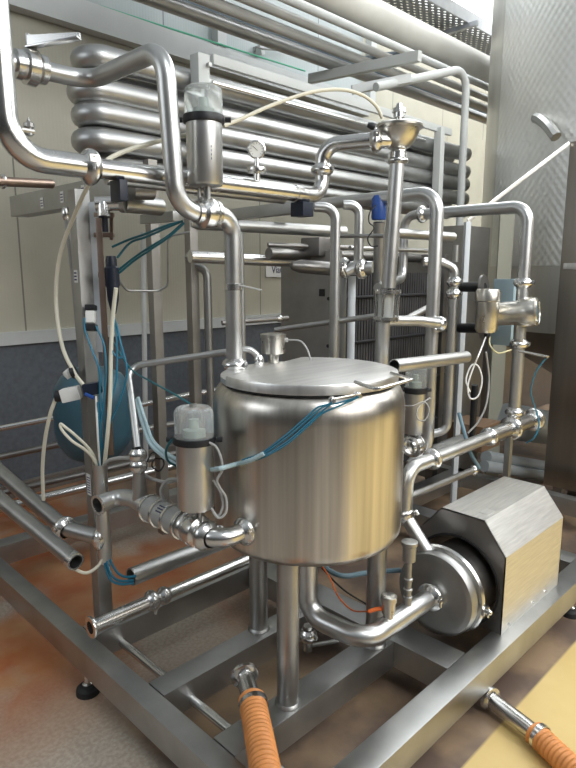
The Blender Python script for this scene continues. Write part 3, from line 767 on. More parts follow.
pipe('tank_side_elbow', 'bright short elbow joining the lower actuated valve to the tank side', 'pipe',
     [lvb-V(0, .045, 0), V(LX, 1.375, LZ), nzl], .0300, bend=.06, mat=SP, clamps=[(V(1.182, 1.375, LZ), (1, 0, 0))])
# glass sleeve
g0, g1 = V(LX, AX(150, 508, LX).y, LZ), lvb+V(0, .07, 0)
gs = empty('inline_sight_glass', g1, 'printed inline sight glass left of the lower actuated valve', 'sight glass')
MB().lathe([(.03, 0), (.045, .001), (.045, (g0-g1).length), (.03, (g0-g1).length)], g1, g0-g1, 32).build('glass_sleeve', SGL, gs)
MB().lathe([(0, 0), (.03, 0), (.03, (g0-g1).length), (0, (g0-g1).length)], g1, g0-g1, 32).build('inner_tube', SD, gs)
for f in (.02, .33, .66, .98): MB().lathe([(.045, -.006), (.050, -.005), (.050, .005), (.045, .006)], g1+(g0-g1)*f, g0-g1, 32).build('ring', SP, gs)
mb = MB(); c = g1+(g0-g1)*.45
for i in range(3):
    for j in range(4):
        a = math.radians(38+i*13); o_ = V(-math.cos(a), 0, math.sin(a))*.0458
        pc = c + V(0, (j-1.5)*.009, 0)
        mb.bar(pc+o_-V(0, .003, 0), pc+o_+V(0, .003, 0), .0015, .005)
mb.build('printed_marks', INKY, gs)
# tee and branches
tee = V(LX, AX(140, 498, LX).y, LZ)
tp = empty('branch_tee', tee, 'dull tee pipe with an open end facing left beside the sight glass', 'pipe')
oe = AD(97, 507, 2.33); oe.z = LZ+.0
oe = AD(98, 505, 2.17)
mb = MB(); mb.tube([g0, tee+V(0, .03, .005), AD(119, 496, 2.24), oe], .0310, .10, hollow=(False, True)); mb.build('tube', ST, tp)
zt2 = ZV(tee, 470)
MB().sweep([tee, V(tee.x, tee.y, zt2)], .0225, 16, radii=[.0300, .020]).build('upright_branch', ST, tp)
clamp_mb(V(tee.x, tee.y, ZV(tee, 466)), (0, 0, 1), .02).build('clamp', SP, tp)
clamp_mb(V(tee.x, tee.y, ZV(tee, 455)), (0, 0, 1), .02).build('clamp', SP, tp)
MB().lathe([(.027, -.002), (.037, -.002), (.037, .003), (.027, .003)], oe, oe-AD(119, 496, 2.24)).build('end_collar', SP, tp)
# vent pipe from tee up and over to tank deck
E1 = V(tee.x, tee.y, ZV(tee, 448)); 
SX, SY = 1.53, 1.685
lean = AD(127.5, 372, 2.28)
zarch = ZV((SX, SY), 347)
pipe('vent_pipe', 'slim bright pipe arching from the branch tee over to the tank deck', 'pipe',
     [E1, V(lean.x, lean.y, lean.z+.02), V(SX, SY, zarch), V(SX, SY, 1.262)], .0125, bend=.05, mat=ST, clamps=[(V(SX, SY, 1.272), (0, 0, 1))])
# level can on deck
cn = empty('level_transmitter', (1.62, 1.66, 1.261), 'small steel can shaped transmitter at the back edge of the tank', 'transmitter')
cxy = (1.60, 1.68)
MB().lathe([(.02, 1.261), (.024, ZV(cxy, 354)), (.045, ZV(cxy, 353)), (.046, ZV(cxy, 338)), (.049, ZV(cxy, 337.5)), (.049, ZV(cxy, 334)), (.038, ZV(cxy, 333.5)), (0, ZV(cxy, 333))], (cxy[0], cxy[1], 0), (0, 0, 1), 32).build('can', SCAST, cn)
cg = V(cxy[0], cxy[1], ZV(cxy, 340))+RT*.04
MB().lathe([(0, 0), (.009, 0), (.009, .016), (0, .018)], cg, RT, 10).build('cable_gland', HOSEG, cn)
hose('cable', '', '', [cg+RT*.015, AD(300, 341, 2.3), AD(307, 349, 2.3), AD(311, 361, 2.3)], .0035, HOSEG, parent=cn)

# ================================================================= INVERTED U PIPE and uprights behind
IX, IY = 2.50, 1.545
izt = ZV((IX, IY), 192)
il = AX(311, 198, IX)
pipe('inverted_u_pipe', 'long pipe passing behind the pole then bending down at its right end', 'pipe',
     [V(IX, il.y+.3, izt), V(IX, IY, izt), V(IX, IY, ZV((IX, IY), 445)), V(IX-.10, IY+.02, ZV((IX, IY), 462)), ], .0310, bend=.09, mat=ST)
rv = AD(415, 400, 2.75)
rvx = (rv.x, rv.y)
bpv = V(rv.x, rv.y, ZV(rvx, 446))
rvv = actuated_valve('rear_actuated_valve', 'pneumatic valve tucked behind the right side of the tank', bpv, ZV(rvx, 434), ZV(rvx, 393), ZV(rvx, 387), ZV(rvx, 366), .045, (1, 0, 0))
hose('coiled_cable', 'white cable tied in a loop on the valve behind the tank', 'cable', [AD(404, 392, 2.65), AD(402, 404, 2.65), AD(412, 406, 2.6), AD(424, 402, 2.6), AD(429, 410, 2.6), AD(425, 420, 2.6), AD(418, 419, 2.6), AD(417, 410, 2.6), AD(424, 402, 2.62), AD(430, 398, 2.65)], .0032, HOSEG)
# stub pipe open end right of lid
oa, ob = AD(394, 366, 2.35), AD(466, 357, 2.75)
pipe('open_stub_pipe', 'dull pipe with an open end pointing at the tank lid handle', 'pipe', [oa, ob], .027, hollow=(True, False), flanges=())
# uprights
def upright(name, label, px, py0, py1, d, r, mat=ST, group=None, top=None, bot=None, **kw):
    p = AD(px, (py0+py1)/2, d); z0, z1 = ZV(p, py1), ZV(p, py0)
    pts = [V(p.x, p.y, z0), V(p.x, p.y, z1)]
    if bot: pts = [Vector(b_) + V(p.x, p.y, z0) for b_ in reversed(bot)] + pts
    if top: pts += [Vector(b_) + V(p.x, p.y, z1) for b_ in top]
    return pipe(name, label, 'pipe', pts, r, mat=mat, **kw), p
upright('slim_riser', 'smooth upright pipe in front of the grey heat exchanger end plate', 333.5, 208, 535, 2.95, .0235, top=[V(-.03, .05, .0), V(-.10, .10, 0)][:1] and [V(-.07, .07, .005)], bend=.06)
o_, p_ = upright('hooked_pipe', 'upside down hook shaped pipe between the slim riser and the pole', 359, 205, 266, 2.95, .0235, top=[V(-.055, .055, .0)], bend=.05, bot=[V(-.05, .04, -.03)])
up2 = AD(346, 268, 3.0)
tw = empty('twin_clamp_union', up2, 'pair of round clamped unions behind the lid centre', 'union')
MB().sweep([AD(343, 268, 3.02), AD(372, 268, 3.0)], .034, 20).build('tube', ST, tw)
clamp_mb(AD(345, 268, 3.0), RT-FW*.6, .034).build('clamp', SP, tw); clamp_mb(AD(362, 269, 2.98), RT-FW*.6, .034).build('clamp', SP, tw)
upright('pale_strut', 'pale upright strut below the clamped unions', 351, 276, 392, 3.1, .02, mat=PALE)
upright('second_strut', 'grey upright strut just right of the slim riser', 343, 262, 392, 3.15, .017, mat=SF)
pipe('tie_rail', 'thin dark rail crossing behind the uprights above the lid', 'pipe', [AD(275, 330, 3.05), AD(375, 316, 2.9)], .0135, mat=SD)
pipe('side_branch', 'short pipe leaving the sight glass foot towards the right', 'pipe', [pat(318)+V(.0, 0, -.012), AD(418, 321, 2.7), AD(441, 324, 2.8)], .023, mat=ST, clamps=[(AD(440, 324, 2.8), (1, 0, 0))])
pipe('diagonal_branch', 'thin dull pipe slanting up behind the side branch', 'pipe', [AD(405, 320, 3.0), AD(428, 308, 3.1), AD(436, 304, 3.1)], .018, mat=SD)
o_, p_ = upright('clamped_drop_pipe', 'pipe with a clamp dropping behind the inverted U pipe', 451, 268, 430, 3.1, .022, top=[V(-.05, .05, .03), V(-.11, .11, .03)], bend=.05, bands=[], bot=[V(-.08, .08, -.03)])
cp_ = MB(); 
clp = AD(452, 285, 3.08); tag(clamp_mb(V(p_.x, p_.y, ZV(p_, 282)), (0, 0, 1), .024).build('pipe_clamp', SP), 'round clamp at the top of the drop pipe', 'clamp')
tag(clamp_mb(V(p_.x, p_.y, ZV(p_, 294)), (0, 0, 1), .024).build('pipe_clamp', SP), 'round clamp second from the top of the drop pipe', 'clamp')
pipe('yellowed_ferrule', 'short tapered fitting above the drop pipe clamp', 'pipe', [V(p_.x, p_.y, 0)*1+V(.0, .0, ZV(p_, 262)), V(p_.x, p_.y, ZV(p_, 245))], .015, mat=SD)
pipe('mid_rail', 'pale horizontal pipe crossing behind the pole at mid height', 'pipe', [AD(392, 233, 3.2), AD(453, 237, 3.5)], .026, mat=ST)
pipe('mid_rail_thin', 'thin horizontal pipe just under the mid height rail', 'pipe', [AD(350, 248, 3.1), AD(436, 251, 3.5)], .012, mat=SD)
pipe('blue_capped_rod', 'thin short rod joining the uprights left of the pole', 'pipe', [AD(338, 236, 2.95), AD(384, 236, 2.8)], .01, mat=SD)
tag(MB().lathe([(0, 0), (.035, 0), (.038, .01), (.038, .10), (.03, .115), (0, .115)], AD(379, 220, 2.99), (0, 0, 1), 20).build('blue_actuator_cap', BLUEP), 'bright blue cap behind the pole just under the long pipe', 'cap')
tag(MB().sweep([AD(379, 222, 3.0), AD(379, 300, 3.15)], .028, 16).build('grey_actuator_body', SD), 'dull grey cylinder under the blue cap', 'cylinder')
hose('black_lead', 'thin black lead hooked on the cylinder under the blue cap', 'cable', [AD(376, 205, 2.8), AD(370, 212, 2.8), AD(369, 222, 2.8), AD(374, 228, 2.8), AD(368, 238, 2.8), AD(371, 246, 2.8), AD(378, 246, 2.8)], .003, BLACK)

# horizontal rails left of exchanger
pipe('long_rail', 'grey horizontal pipe level with the sign on the wall side', 'pipe', [AD(190, 223, 3.2), AD(345, 232, 3.6)], .033, mat=SD)
pipe('polished_rail', 'polished dark pipe fixed to the rear posts above the sign', 'pipe', [AD(190, 256.5, 3.1), AD(305, 262, 3.5)], .032, mat=SP)
pipe('black_rail', 'thin dark rail ending in a knob above the exchanger plate', 'pipe', [AD(268, 245, 3.3), AD(360, 248, 3.5)], .014, mat=SB)
pipe('lower_dark_rail', 'thin dark pipe with a union low beside the tank inlet pipe', 'pipe', [AD(222, 323, 3.0), AD(288, 318, 3.2)], .012, mat=SB, clamps=[(AD(280, 318.5, 3.18), (1, 0, 0))])

# ================================================================= PLATE HEAT EXCHANGER
hx_ = empty('plate_heat_exchanger', (2.6, 2.4, .2), 'plate heat exchanger with grey end plate and dark plate pack behind the tank', 'heat exchanger')
ya_, yb_ = 2.2, 2.63; xx0 = 2.57
ztp_ = 1.72
MB().box((xx0, ya_, .3), (xx0+.05, yb_, ztp_), None, .004).build('end_plate', steel('plate_grey', (.30, .29, .27), .5, metal=.6), hx_)
mb = MB()
for k in range(40):
    x_ = xx0+.06+k*.026
    mb.box((x_, ya_+.03, .35), (x_+.018, yb_-.03, 1.60))
mb.build('plate_pack', PLATES, hx_)
MB().box((xx0+1.12, ya_, .25), (xx0+1.17, yb_, ztp_), None, .004).build('rear_plate', SB, hx_)
MB().sweep([V(xx0-.3, (ya_+yb_)/2, 1.70), V(xx0+1.3, (ya_+yb_)/2, 1.70)], .03, 16).build('carrying_bar', SB, hx_)
for zz_ in (1.46, 1.2, .9, .6):
    MB().sweep([V(xx0-.04, ya_+.02, zz_), V(xx0+1.2, ya_+.02, zz_)], .010, 10).build('tie_bolt', BLACK, hx_)
for x_ in (xx0+.02, xx0+1.14):
    for y_ in (ya_+.05, yb_-.05): MB().box((x_-.03, y_-.03, 0), (x_+.03, y_+.03, .31)).build('leg', SB, hx_)
MB().box((xx0-.004, 2.28, 1.47), (xx0, 2.32, 1.51)).build('square_plug', BLACK, hx_)
pn = AX(312, 268, xx0-.10)
tag(MB().lathe([(0, -.18), (.02, -.17), (.034, -.12), (.036, .10), (.03, .16), (0, .17)], AD(322, 268, 3.15), RT+FW*.4, 20).build('port_pipe', SB), 'fat dark port fitting in front of the exchanger end plate', 'pipe')
tag(MB().box((xx0-.05, 2.28, 1.69), (xx0+.08, 2.42, 1.79), None, .01).build('drive_block', SB), 'dark block sitting on the rail above the exchanger end plate', 'block')

# sign on wall
sgp = AD(275, 270.5, 5.35)
so = empty('wall_sign', V(0, 0, 0), 'small white sign with dark lettering on the cream wall', 'sign')
# place on the wall plane
r_ = ray(275.5, 270.5); wn_ = Vector((-math.sin(WA), math.cos(WA), 0)); w0 = Vector((1.6, WY, 0)) - wn_*.002
tt_ = (w0-EYE).dot(wn_)/r_.dot(wn_); sp = EYE + r_*tt_
so.location = sp; so.rotation_euler = (0, 0, WA)
dpt = tt_; sw, shh = 20/F*dpt*1.414, 13/F*dpt
def child_local(mb, name, mat, parent):
    me = bpy.data.meshes.new(name); mb.bm.to_mesh(me); mb.bm.free(); me.materials.append(mat)
    o = bpy.data.objects.new(name, me); col.objects.link(o); o.parent = parent; return o
mb = MB(); mb.box((-sw/2, -.006, -shh/2), (sw/2+.12, 0, shh/2)); child_local(mb, 'board', WHITE, so)
tcv = bpy.data.curves.new('lettering', 'FONT'); tcv.body = 'Viač'; tcv.size = shh*.72; tcv.align_x = 'LEFT'; tcv.extrude = .001
to = bpy.data.objects.new('tmp', tcv); col.objects.link(to); bpy.context.view_layer.update()
me = bpy.data.meshes.new_from_object(to.evaluated_get(bpy.context.evaluated_depsgraph_get())); bpy.data.objects.remove(to)
me.materials.clear(); me.materials.append(INKY)
lo_ = bpy.data.objects.new('lettering', me); col.objects.link(lo_); lo_.parent = so; lo_.location = (-sw*.22, -.008, -shh*.18); lo_.rotation_euler = (PI/2, 0, 0)

# ================================================================= TUBE COIL EXCHANGER
ce = empty('tubular_heat_exchanger', (1.45, 2.8, 2.2), 'stack of long fat horizontal tubes with rounded left ends high behind the skid', 'heat exchanger')
CY = 2.8
rows = [(76, 56.5), (76, 91), (77, 111), (78, 138)]
xl, xr = ex(84, CY, 2.4), 4.95
for k, (px, py) in enumerate(rows):
    z = AY(100, (57, 90, 113, 139)[k], CY).z
    x0_ = ex(101, CY, z)
    if k in (1,): x0_ -= .02
    mb = MB(); mb.tube([V(xr, CY+.15, z+.0), V(x0_-.045, CY+.15, z), V(x0_-.045, CY, z), V(xr, CY, z)], .056, .074, seg=20)
    mb.build('coil_tube', SCOIL, ce)
zlow = AY(100, 164, CY).z
MB().tube([V(xr, CY+.15, zlow), V(1.6, CY+.15, zlow), V(1.6, CY, zlow), V(xr, CY, zlow)], .045, .074, seg=20).build('coil_tube', SCOIL, ce)
zb_ = AY(320, 96, CY-.08).z
MB().bar(V(ex(212, CY-.08, zb_), CY-.08, zb_+.02), V(4.55, CY-.08, zb_+.02), .03, .05, .003).build('top_rail', TRIM, ce)
MB().sweep([V(ex(212, CY-.07, zb_-.1), CY-.07, zb_-.09), V(4.2, CY-.07, zb_-.09)], .012, 10).build('thin_tube', SP, ce)
def cpost(px, d=None, y=CY-.1, py0=60, py1=520, w_=.05, mat=SF, zmin=None, name='upright_post', parent=ce):
    k = (px-288)/F; x_ = ex(px, y, 2.0)
    return MB().box((x_-w_/2, y-w_/2, zmin if zmin is not None else .2), (x_+w_/2, y+w_/2, ZV((x_, y), py0)), None, .002).build(name, mat, parent)
cpost(203, py0=55, w_=.07, mat=TRIM, zmin=2.0)
cpost(436, py0=128, w_=.06, mat=TRIM, zmin=1.9)
PST = steel('post_steel', (.30, .285, .26), .5, metal=.7)
cpost(151, py0=160, w_=.05, mat=PST)
cpost(190, py0=200, w_=.05, mat=PST)
bl = AY(190, 257, CY-.13); MB().lathe([(0, -.02), (.022, -.018), (.024, 0), (.03, .0), (.03, .03)], bl, (0, -1, 0), 8).build('bolt', SD, ce)
bl2 = AY(208, 65, CY-.14); MB().lathe([(.0, .02), (.012, .02), (.012, 0)], bl2, (0, -1, 0), 6).build('bolt', SD, ce)
# bent guard rail at coil right end
gr0 = AD(378, 88, 4.2); 
gx = AD(467, 72, 4.8)
pipe('bent_guard_rail', 'pale bent rail pipe rising past the right ends of the fat tubes', 'pipe', [AD(376, 87, 4.2), AD(467, 68, 4.75), V(gx.x, gx.y, 1.9)], .03, mat=TRIM, bend=.12)
tag(MB().bar(AD(352, 90, 4.3), AD(411, 78, 4.3), .04, .06, .004).build('flat_bar', TRIM), 'short pale flat arm left of the bent guard rail', 'bar')
# light blue vertical channel + brace
chn = AD(462, 330, 3.7)
tag(MB().bar(V(chn.x, chn.y, .1), V(chn.x, chn.y, ZV(chn, 222)), .05, .03, .003, up=RT).build('pale_channel', PALE), 'pale blue upright channel right of the drop pipe', 'post')
chn2 = AD(470, 140, 4.6)

# ================================================================= LEFT POST + INSTRUMENTS
PX_, PY_ = 1.075, 2.135
post = empty('instrument_post', (PX_, PY_, .2), 'square steel post standing on the skid at the left with hoses and labels', 'post')
ptop = ZV((PX_, PY_), 190)
MB().box((PX_-.028, PY_-.028, .2), (PX_+.028, PY_+.028, ptop), None, .003).build('post_tube', SD, post)
MB().box((PX_-.045, PY_-.045, .2), (PX_+.045, PY_+.045, .206), None, .001).build('base_plate', SF, post)
# pale backplate
a_ = AD(88, 205, 2.28); c0_ = V(PX_+.03, PY_-.03, 0)
z1_, z0_ = ZV(c0_, 202), ZV(c0_, 352)
mb = MB(); mb.bar(V(PX_+.028, PY_-.031, (z0_+z1_)/2)-RT*.030, V(PX_+.028, PY_-.031, (z0_+z1_)/2)+RT*.028, .004, z1_-z0_); mb.build('pale_backplate', PALE, post)
# barcode label
lz = ZV((PX_, PY_), 482)
mb = MB(); mb.box((PX_-.0305, PY_-.018, lz-.045), (PX_-.0285, PY_+.012, lz+.04)); lb = mb.build('barcode_label', WHITE, post)
mb = MB()
for k in range(7): mb.box((PX_-.0315, PY_-.014, lz-.036+k*.010), (PX_-.030, PY_+.008, lz-.032+k*.010))
mb.build('print', INKY, lb)
lz2 = ZV((PX_, PY_), 277)
mb = MB(); mb.box((PX_-.0305, PY_-.012, lz2-.02), (PX_-.0285, PY_+.012, lz2+.025)); lb2 = mb.build('small_label', WHITE, post)
mb = MB()
for k in range(3): mb.box((PX_-.0315, PY_-.009, lz2-.012+k*.012), (PX_-.030, PY_+.009, lz2-.007+k*.012))
mb.build('print', INKY, lb2)
# thin tube left of post
pipe('thin_drop_tube', 'thin dark tube running down the left flank of the post', 'pipe', [AD(66, 212, 2.45), AD(73, 270, 2.5), AD(84, 395, 2.6)], .011, mat=SD, clamps=[(AD(66, 214, 2.45), (0, 0, 1))])
# conduit sleeve
cz0, cz1 = AD(102, 463, 2.28), AD(105, 562, 2.36)
cxy_ = (1.105, 2.03)
cxy_ = (AD(102.5, 510, 2.30).x, AD(102.5, 510, 2.30).y)
ctop, cbot = ZV(cxy_, 464), ZV(cxy_, 562)
mb = MB(); mb.tube([V(*cxy_, ctop), V(*cxy_, cbot)], .026, hollow=(True, True)); tag(mb.build('cable_sleeve', ST), 'open topped steel sleeve swallowing the hoses beside the post', 'sleeve')
# flat bronze bar with regulator
br = empty('air_regulator', AD(112, 300, 2.2), 'dark blue black air pressure regulator hanging on a bronze bracket', 'regulator')
b0 = AD(99.5, 235, 2.13); b1 = AD(98, 380, 2.3)
MB().bar(V(b0.x, b0.y, ZV(b0, 455)), V(b0.x, b0.y, ZV(b0, 218)), .01, .02, .002, up=RT).build('bracket_bar', COPPER, br)
for px in (97, 111.5):
    MB().bar(AD(px, 214, 2.2), AD(px, 240, 2.22), .008, .012, .001, up=RT).build('yoke_bar', COPPER, br)
for py in (215, 235): MB().bar(AD(94.5, py, 2.2), AD(114, py, 2.2), .02, .016, .002).build('yoke_plate', COPPER, br)
MB().lathe([(0, 0), (.016, 0), (.016, .06), (0, .06)], AD(104, 232, 2.2), (0, 0, 1), 16).build('yoke_core', NAVY, br)
rc = AD(112, 275, 2.2); g = lambda py: ZV(rc, py) - ZV(rc, 275)
MB().lathe([(0, g(256)), (.016, g(256)), (.020, g(260)), (.020, g(266)), (.026, g(268)), (.027, g(285)), (.022, g(288)), (.020, g(300)), (.008, g(314)), (0, g(314))], rc, (0, 0, 1), 20).build('regulator_body', NAVY, br)
MB().lathe([(0, 0), (.013, 0), (.013, .03), (.017, .032), (.017, .045), (0, .045)], rc, -RT, 20).build('gauge', BLACK, br)
MB().lathe([(0, .046), (.015, .046)], rc, -RT, 20).build('gauge_face', DIAL, br)
# steel tee above
te = empty('steel_tee', AD(104, 205, 2.2), 'small steel tee fitting above the air regulator', 'fitting')
MB().sweep([AD(95, 204, 2.14), AD(122, 203, 2.16)], .026, 16).build('run', SP, te)
MB().sweep([AD(103, 203, 2.14), AD(104, 217, 2.14)], .022, 16).build('branch', SP, te)
MB().lathe([(0, 0), (.034, 0), (.034, .014), (0, .014)], AD(121, 203, 2.16), RT, 20).build('collar', SD, te)
pipe('header_stub', 'fat dull stub pipe right of the steel tee below the header', 'pipe', [AD(122, 203, 2.18), AD(160, 207, 2.32)], .033, mat=SD)
tag(MB().sweep([AD(131, 190, 2.15), AD(152, 190, 2.2)], .035, 20).build('round_boss', SB), 'dark round boss under the header near the regulator', 'fitting')
# small grey module on post
md = empty('solenoid_block', AD(91, 315, 2.2), 'small white and black solenoid block fixed on the post plate', 'solenoid')
MB().bar(AD(91, 311, 2.2), AD(91, 323, 2.2), .035, .03, .003, up=RT).build('block', WHITE, md)
MB().bar(AD(91, 305, 2.2), AD(91, 310, 2.2), .04, .034, .003, up=RT).build('top_cap', BLACK, md)
MB().bar(AD(91.5, 324, 2.2), AD(91.5, 331, 2.2), .04, .034, .003, up=RT).build('bottom_cap', BLACK, md)
# connector cluster around y=385
jb = empty('connector_cluster', AD(80, 390, 2.3), 'cluster of white and black hose connectors strapped to the post', 'connector')
MB().bar(AD(62, 396, 2.28), AD(80, 392, 2.28), .045, .05, .006).build('white_block', WHITE, jb)
MB().lathe([(0, 0), (.02, 0), (.022, .006), (.022, .022), (0, .024)], AD(62, 396, 2.28), -RT, 16).build('black_nut', BLACK, jb)
MB().lathe([(0, 0), (.02, 0), (.022, .02), (.018, .03), (0, .03)], AD(72, 376, 2.28), -RT*.5+V(0, 0, .6), 16).build('white_cap', WHITE, jb)
MB().lathe([(0, 0), (.023, 0), (.023, .014), (0, .016)], AD(72, 373, 2.26), RT*.8+V(0, 0, .3), 16).build('black_ring', BLACK, jb)
MB().bar(AD(84, 390, 2.22), AD(101, 387, 2.22), .04, .045, .008).build('blue_plug', NAVY, jb)
MB().sweep([AD(85, 394, 2.2), AD(94, 398, 2.2)], .007, 8).build('blue_tip', BLUEP, jb)
# hoses
hose('cream_air_hose', 'long cream hose bowing left from the upper valve down to the connectors', 'hose', [AD(188, 134.5, 2.02), AD(150, 143.5, 1.95), AD(122, 152.5, 1.9), AD(104, 163, 1.85), AD(90, 182, 1.95), AD(75, 214, 2.1), AD(60, 255, 2.2), AD(56, 300, 2.25), AD(62, 345, 2.25), AD(74, 372, 2.25), AD(84, 386, 2.25)], .0072, HOSEW)
hose('arched_air_hose', 'cream hose arching from the upper actuated valve to the bowl valve', 'hose', [AD(224, 126, 2.02), AD(245, 117, 2.05), AD(275, 104, 2.1), AD(310, 92.5, 2.15), AD(340, 89.5, 2.2), AD(362, 95, 2.25), AD(376, 106, 2.3), AD(382, 118, 2.33)], .0065, HOSEW)
hose('regulator_hose', 'cream hose dropping straight from the regulator to the steel sleeve', 'hose', [AD(116, 288, 2.15), AD(113, 315, 2.18), AD(111, 350, 2.2), AD(110, 400, 2.2), AD(107, 440, 2.22), AD(104, 470, 2.28)], .0075, HOSEW)
hose('side_drop_hose', 'cream hose falling from the white connector towards the wall pipes', 'hose', [AD(56, 398, 2.28), AD(50, 415, 2.3), AD(45, 440, 2.35), AD(42.5, 470, 2.4), AD(43.5, 500, 2.45)], .0075, HOSEW)
hose('looped_hose', 'cream hose folded into a narrow loop above the steel sleeve', 'hose', [AD(98, 466, 2.28), AD(90, 450, 2.25), AD(76, 436, 2.22), AD(65, 427, 2.2), AD(60.5, 424, 2.2), AD(62, 430, 2.2), AD(72, 441, 2.2), AD(84, 449, 2.22), AD(93, 458, 2.25), AD(99, 470, 2.28)], .0055, HOSEW)
hose('short_grey_hose', 'short grey hose from the steel sleeve to the vent pipe clamp', 'hose', [AD(104, 465, 2.27), AD(110, 460, 2.24), AD(121, 458, 2.22), AD(133, 459, 2.24)], .007, HOSEG)
hose('thin_white_hose', 'thin white hose in front of the post below the blue plug', 'hose', [AD(96, 396, 2.2), AD(97, 420, 2.2), AD(98, 440, 2.22), AD(100, 466, 2.27)], .004, WHITE)
hose('exit_hose', 'cream hose curling out of the open pipe end by the post foot', 'hose', [AD(103, 558, 2.33), AD(97, 567, 2.25), AD(86, 573, 2.2), AD(74, 569, 2.18)], .006, HOSEW)
def bundle(name, label, paths, r, mat):
    root = empty(name, paths[0][0], label, 'tube')
    for p in paths: MB().sweep(smooth(p), r, 8).build('tube', mat, root)
    return root
bundle('teal_tube_bundle', 'teal air tubes running from the upper valve back to the regulator', [
    [AD(183, 221, 2.1), AD(165, 226, 2.1), AD(145, 234, 2.15), AD(128, 240, 2.2), AD(112, 247, 2.2)],
    [AD(183, 223, 2.1), AD(168, 236, 2.1), AD(150, 247, 2.15), AD(135, 257, 2.2), AD(116, 272, 2.2)],
    [AD(184, 223, 2.1), AD(170, 236, 2.08), AD(150, 250, 2.12), AD(135, 260, 2.18), AD(118, 274, 2.2)],
    [AD(180, 222, 2.1), AD(166, 228, 2.1), AD(146, 237, 2.15), AD(130, 243, 2.2), AD(117, 258, 2.2)]], .0042, HOSET)
bundle('drooping_teal_tubes', 'teal tubes drooping in loops down the post into the sleeve', [
    [AD(84, 318, 2.18), AD(85, 330, 2.18), AD(92, 350, 2.17), AD(99, 370, 2.17), AD(100, 400, 2.2), AD(101, 440, 2.24), AD(102, 468, 2.28)],
    [AD(96, 326, 2.18), AD(104, 345, 2.18), AD(106, 370, 2.18), AD(104, 400, 2.2), AD(100, 430, 2.22), AD(100, 468, 2.28)],
    [AD(112, 312, 2.19), AD(118, 330, 2.2), AD(122, 352, 2.2), AD(120, 358, 2.2), AD(112, 350, 2.2), AD(113, 330, 2.2)],
    [AD(113, 314, 2.2), AD(120, 340, 2.2), AD(127, 372, 2.2), AD(120, 400, 2.22), AD(108, 430, 2.24), AD(103, 468, 2.28)],
    [AD(114, 316, 2.2), AD(117, 345, 2.2), AD(116, 380, 2.2), AD(106, 420, 2.22), AD(101, 468, 2.28)],
    [AD(98, 402, 2.19), AD(99, 430, 2.22), AD(99, 468, 2.27)]], .0036, HOSEB)
bundle('crossing_teal_tube', 'single teal tube slanting from the loops to the lower actuated valve', [[AD(112, 340, 2.25), AD(130, 368, 2.2), AD(150, 381, 2.1), AD(172, 393, 2.0), AD(192, 405, 1.93)]], .0032, HOSET)
bundle('pale_blue_bundle', 'pale blue wrapped tubes sloping down behind the lower actuated valve', [
    [AD(136, 400, 2.3), AD(143, 425, 2.2), AD(150, 443, 2.12), AD(163, 456, 2.05), AD(180, 467, 2.0)],
    [AD(138, 398, 2.3), AD(146, 423, 2.2), AD(153, 441, 2.12), AD(166, 453, 2.05), AD(182, 462, 2.0)]], .007, HOSEP)
hose('collar_tube', 'teal tube hooking round the collar of the lower actuated valve', 'tube', [AD(180, 437, 1.86), AD(171, 441, 1.86), AD(166, 451, 1.88), AD(168, 461, 1.92), AD(176, 466, 1.95)], .004, HOSET)
hose('collar_cable', 'grey cable looping down the right of the lower actuated valve', 'cable', [AD(208, 442, 1.83), AD(216, 447, 1.83), AD(221, 458, 1.83), AD(222, 470, 1.84), AD(217, 480, 1.84), AD(220, 488, 1.85), AD(226, 498, 1.86), AD(226, 512, 1.86), AD(219, 518, 1.86), AD(213, 512, 1.86)], .0042, HOSEG)
hose('second_loop_cable', 'dark grey cable loop hugging the lower actuated valve cylinder', 'cable', [AD(213, 480, 1.86), AD(220, 492, 1.87), AD(223, 505, 1.87), AD(218, 516, 1.87), AD(211, 508, 1.87)], .004, HOSEG)
hose('coiled_grey_cable', 'grey cable coiled between the vent pipe and lower actuated valve', 'cable', [AD(139, 470, 2.2), AD(150, 478, 2.15), AD(166, 482, 2.1), AD(178, 480, 2.05), AD(168, 480, 2.05), AD(161, 490, 2.05), AD(164, 502, 2.05)], .006, HOSEG)
hose('black_lead_tangle', 'black leads tangled right of the vent pipe clamps', 'cable', [AD(147, 462, 2.2), AD(152, 453, 2.2), AD(160, 455, 2.2), AD(164, 464, 2.2), AD(159, 471, 2.17), AD(152, 466, 2.2), AD(155, 459, 2.22), AD(163, 459, 2.2)], .003, RUBBER)
bundle('sleeve_exit_tubes', 'teal tubes leaving the foot of the sleeve into the wide open pipe', [
    [AD(106, 556, 2.34), AD(108, 566, 2.3), AD(113, 577, 2.27), AD(122, 581, 2.25), AD(134, 580, 2.25)],
    [AD(108, 556, 2.34), AD(113, 566, 2.3), AD(119, 574, 2.27), AD(127, 577, 2.25), AD(136, 576, 2.25)],
    [AD(104, 556, 2.34), AD(106, 568, 2.3), AD(111, 580, 2.27), AD(121, 584, 2.25), AD(134, 583, 2.25)]], .005, HOSEB)
hose('under_tank_cable', 'blue grey hose sagging below the tank between its legs', 'hose', [AD(318, 560, 2.5), AD(330, 571, 2.5), AD(345, 576, 2.5), AD(366, 573, 2.55), AD(400, 570, 2.6)], .011, simple('slate_hose', (.12, .2, .24), .4))
hose('under_tank_lead', 'thin dark lead below the tank crossing to the far leg', 'cable', [AD(322, 568, 2.5), AD(335, 582, 2.45), AD(348, 593, 2.42), AD(368, 605, 2.4)], .0035, RUBBER)

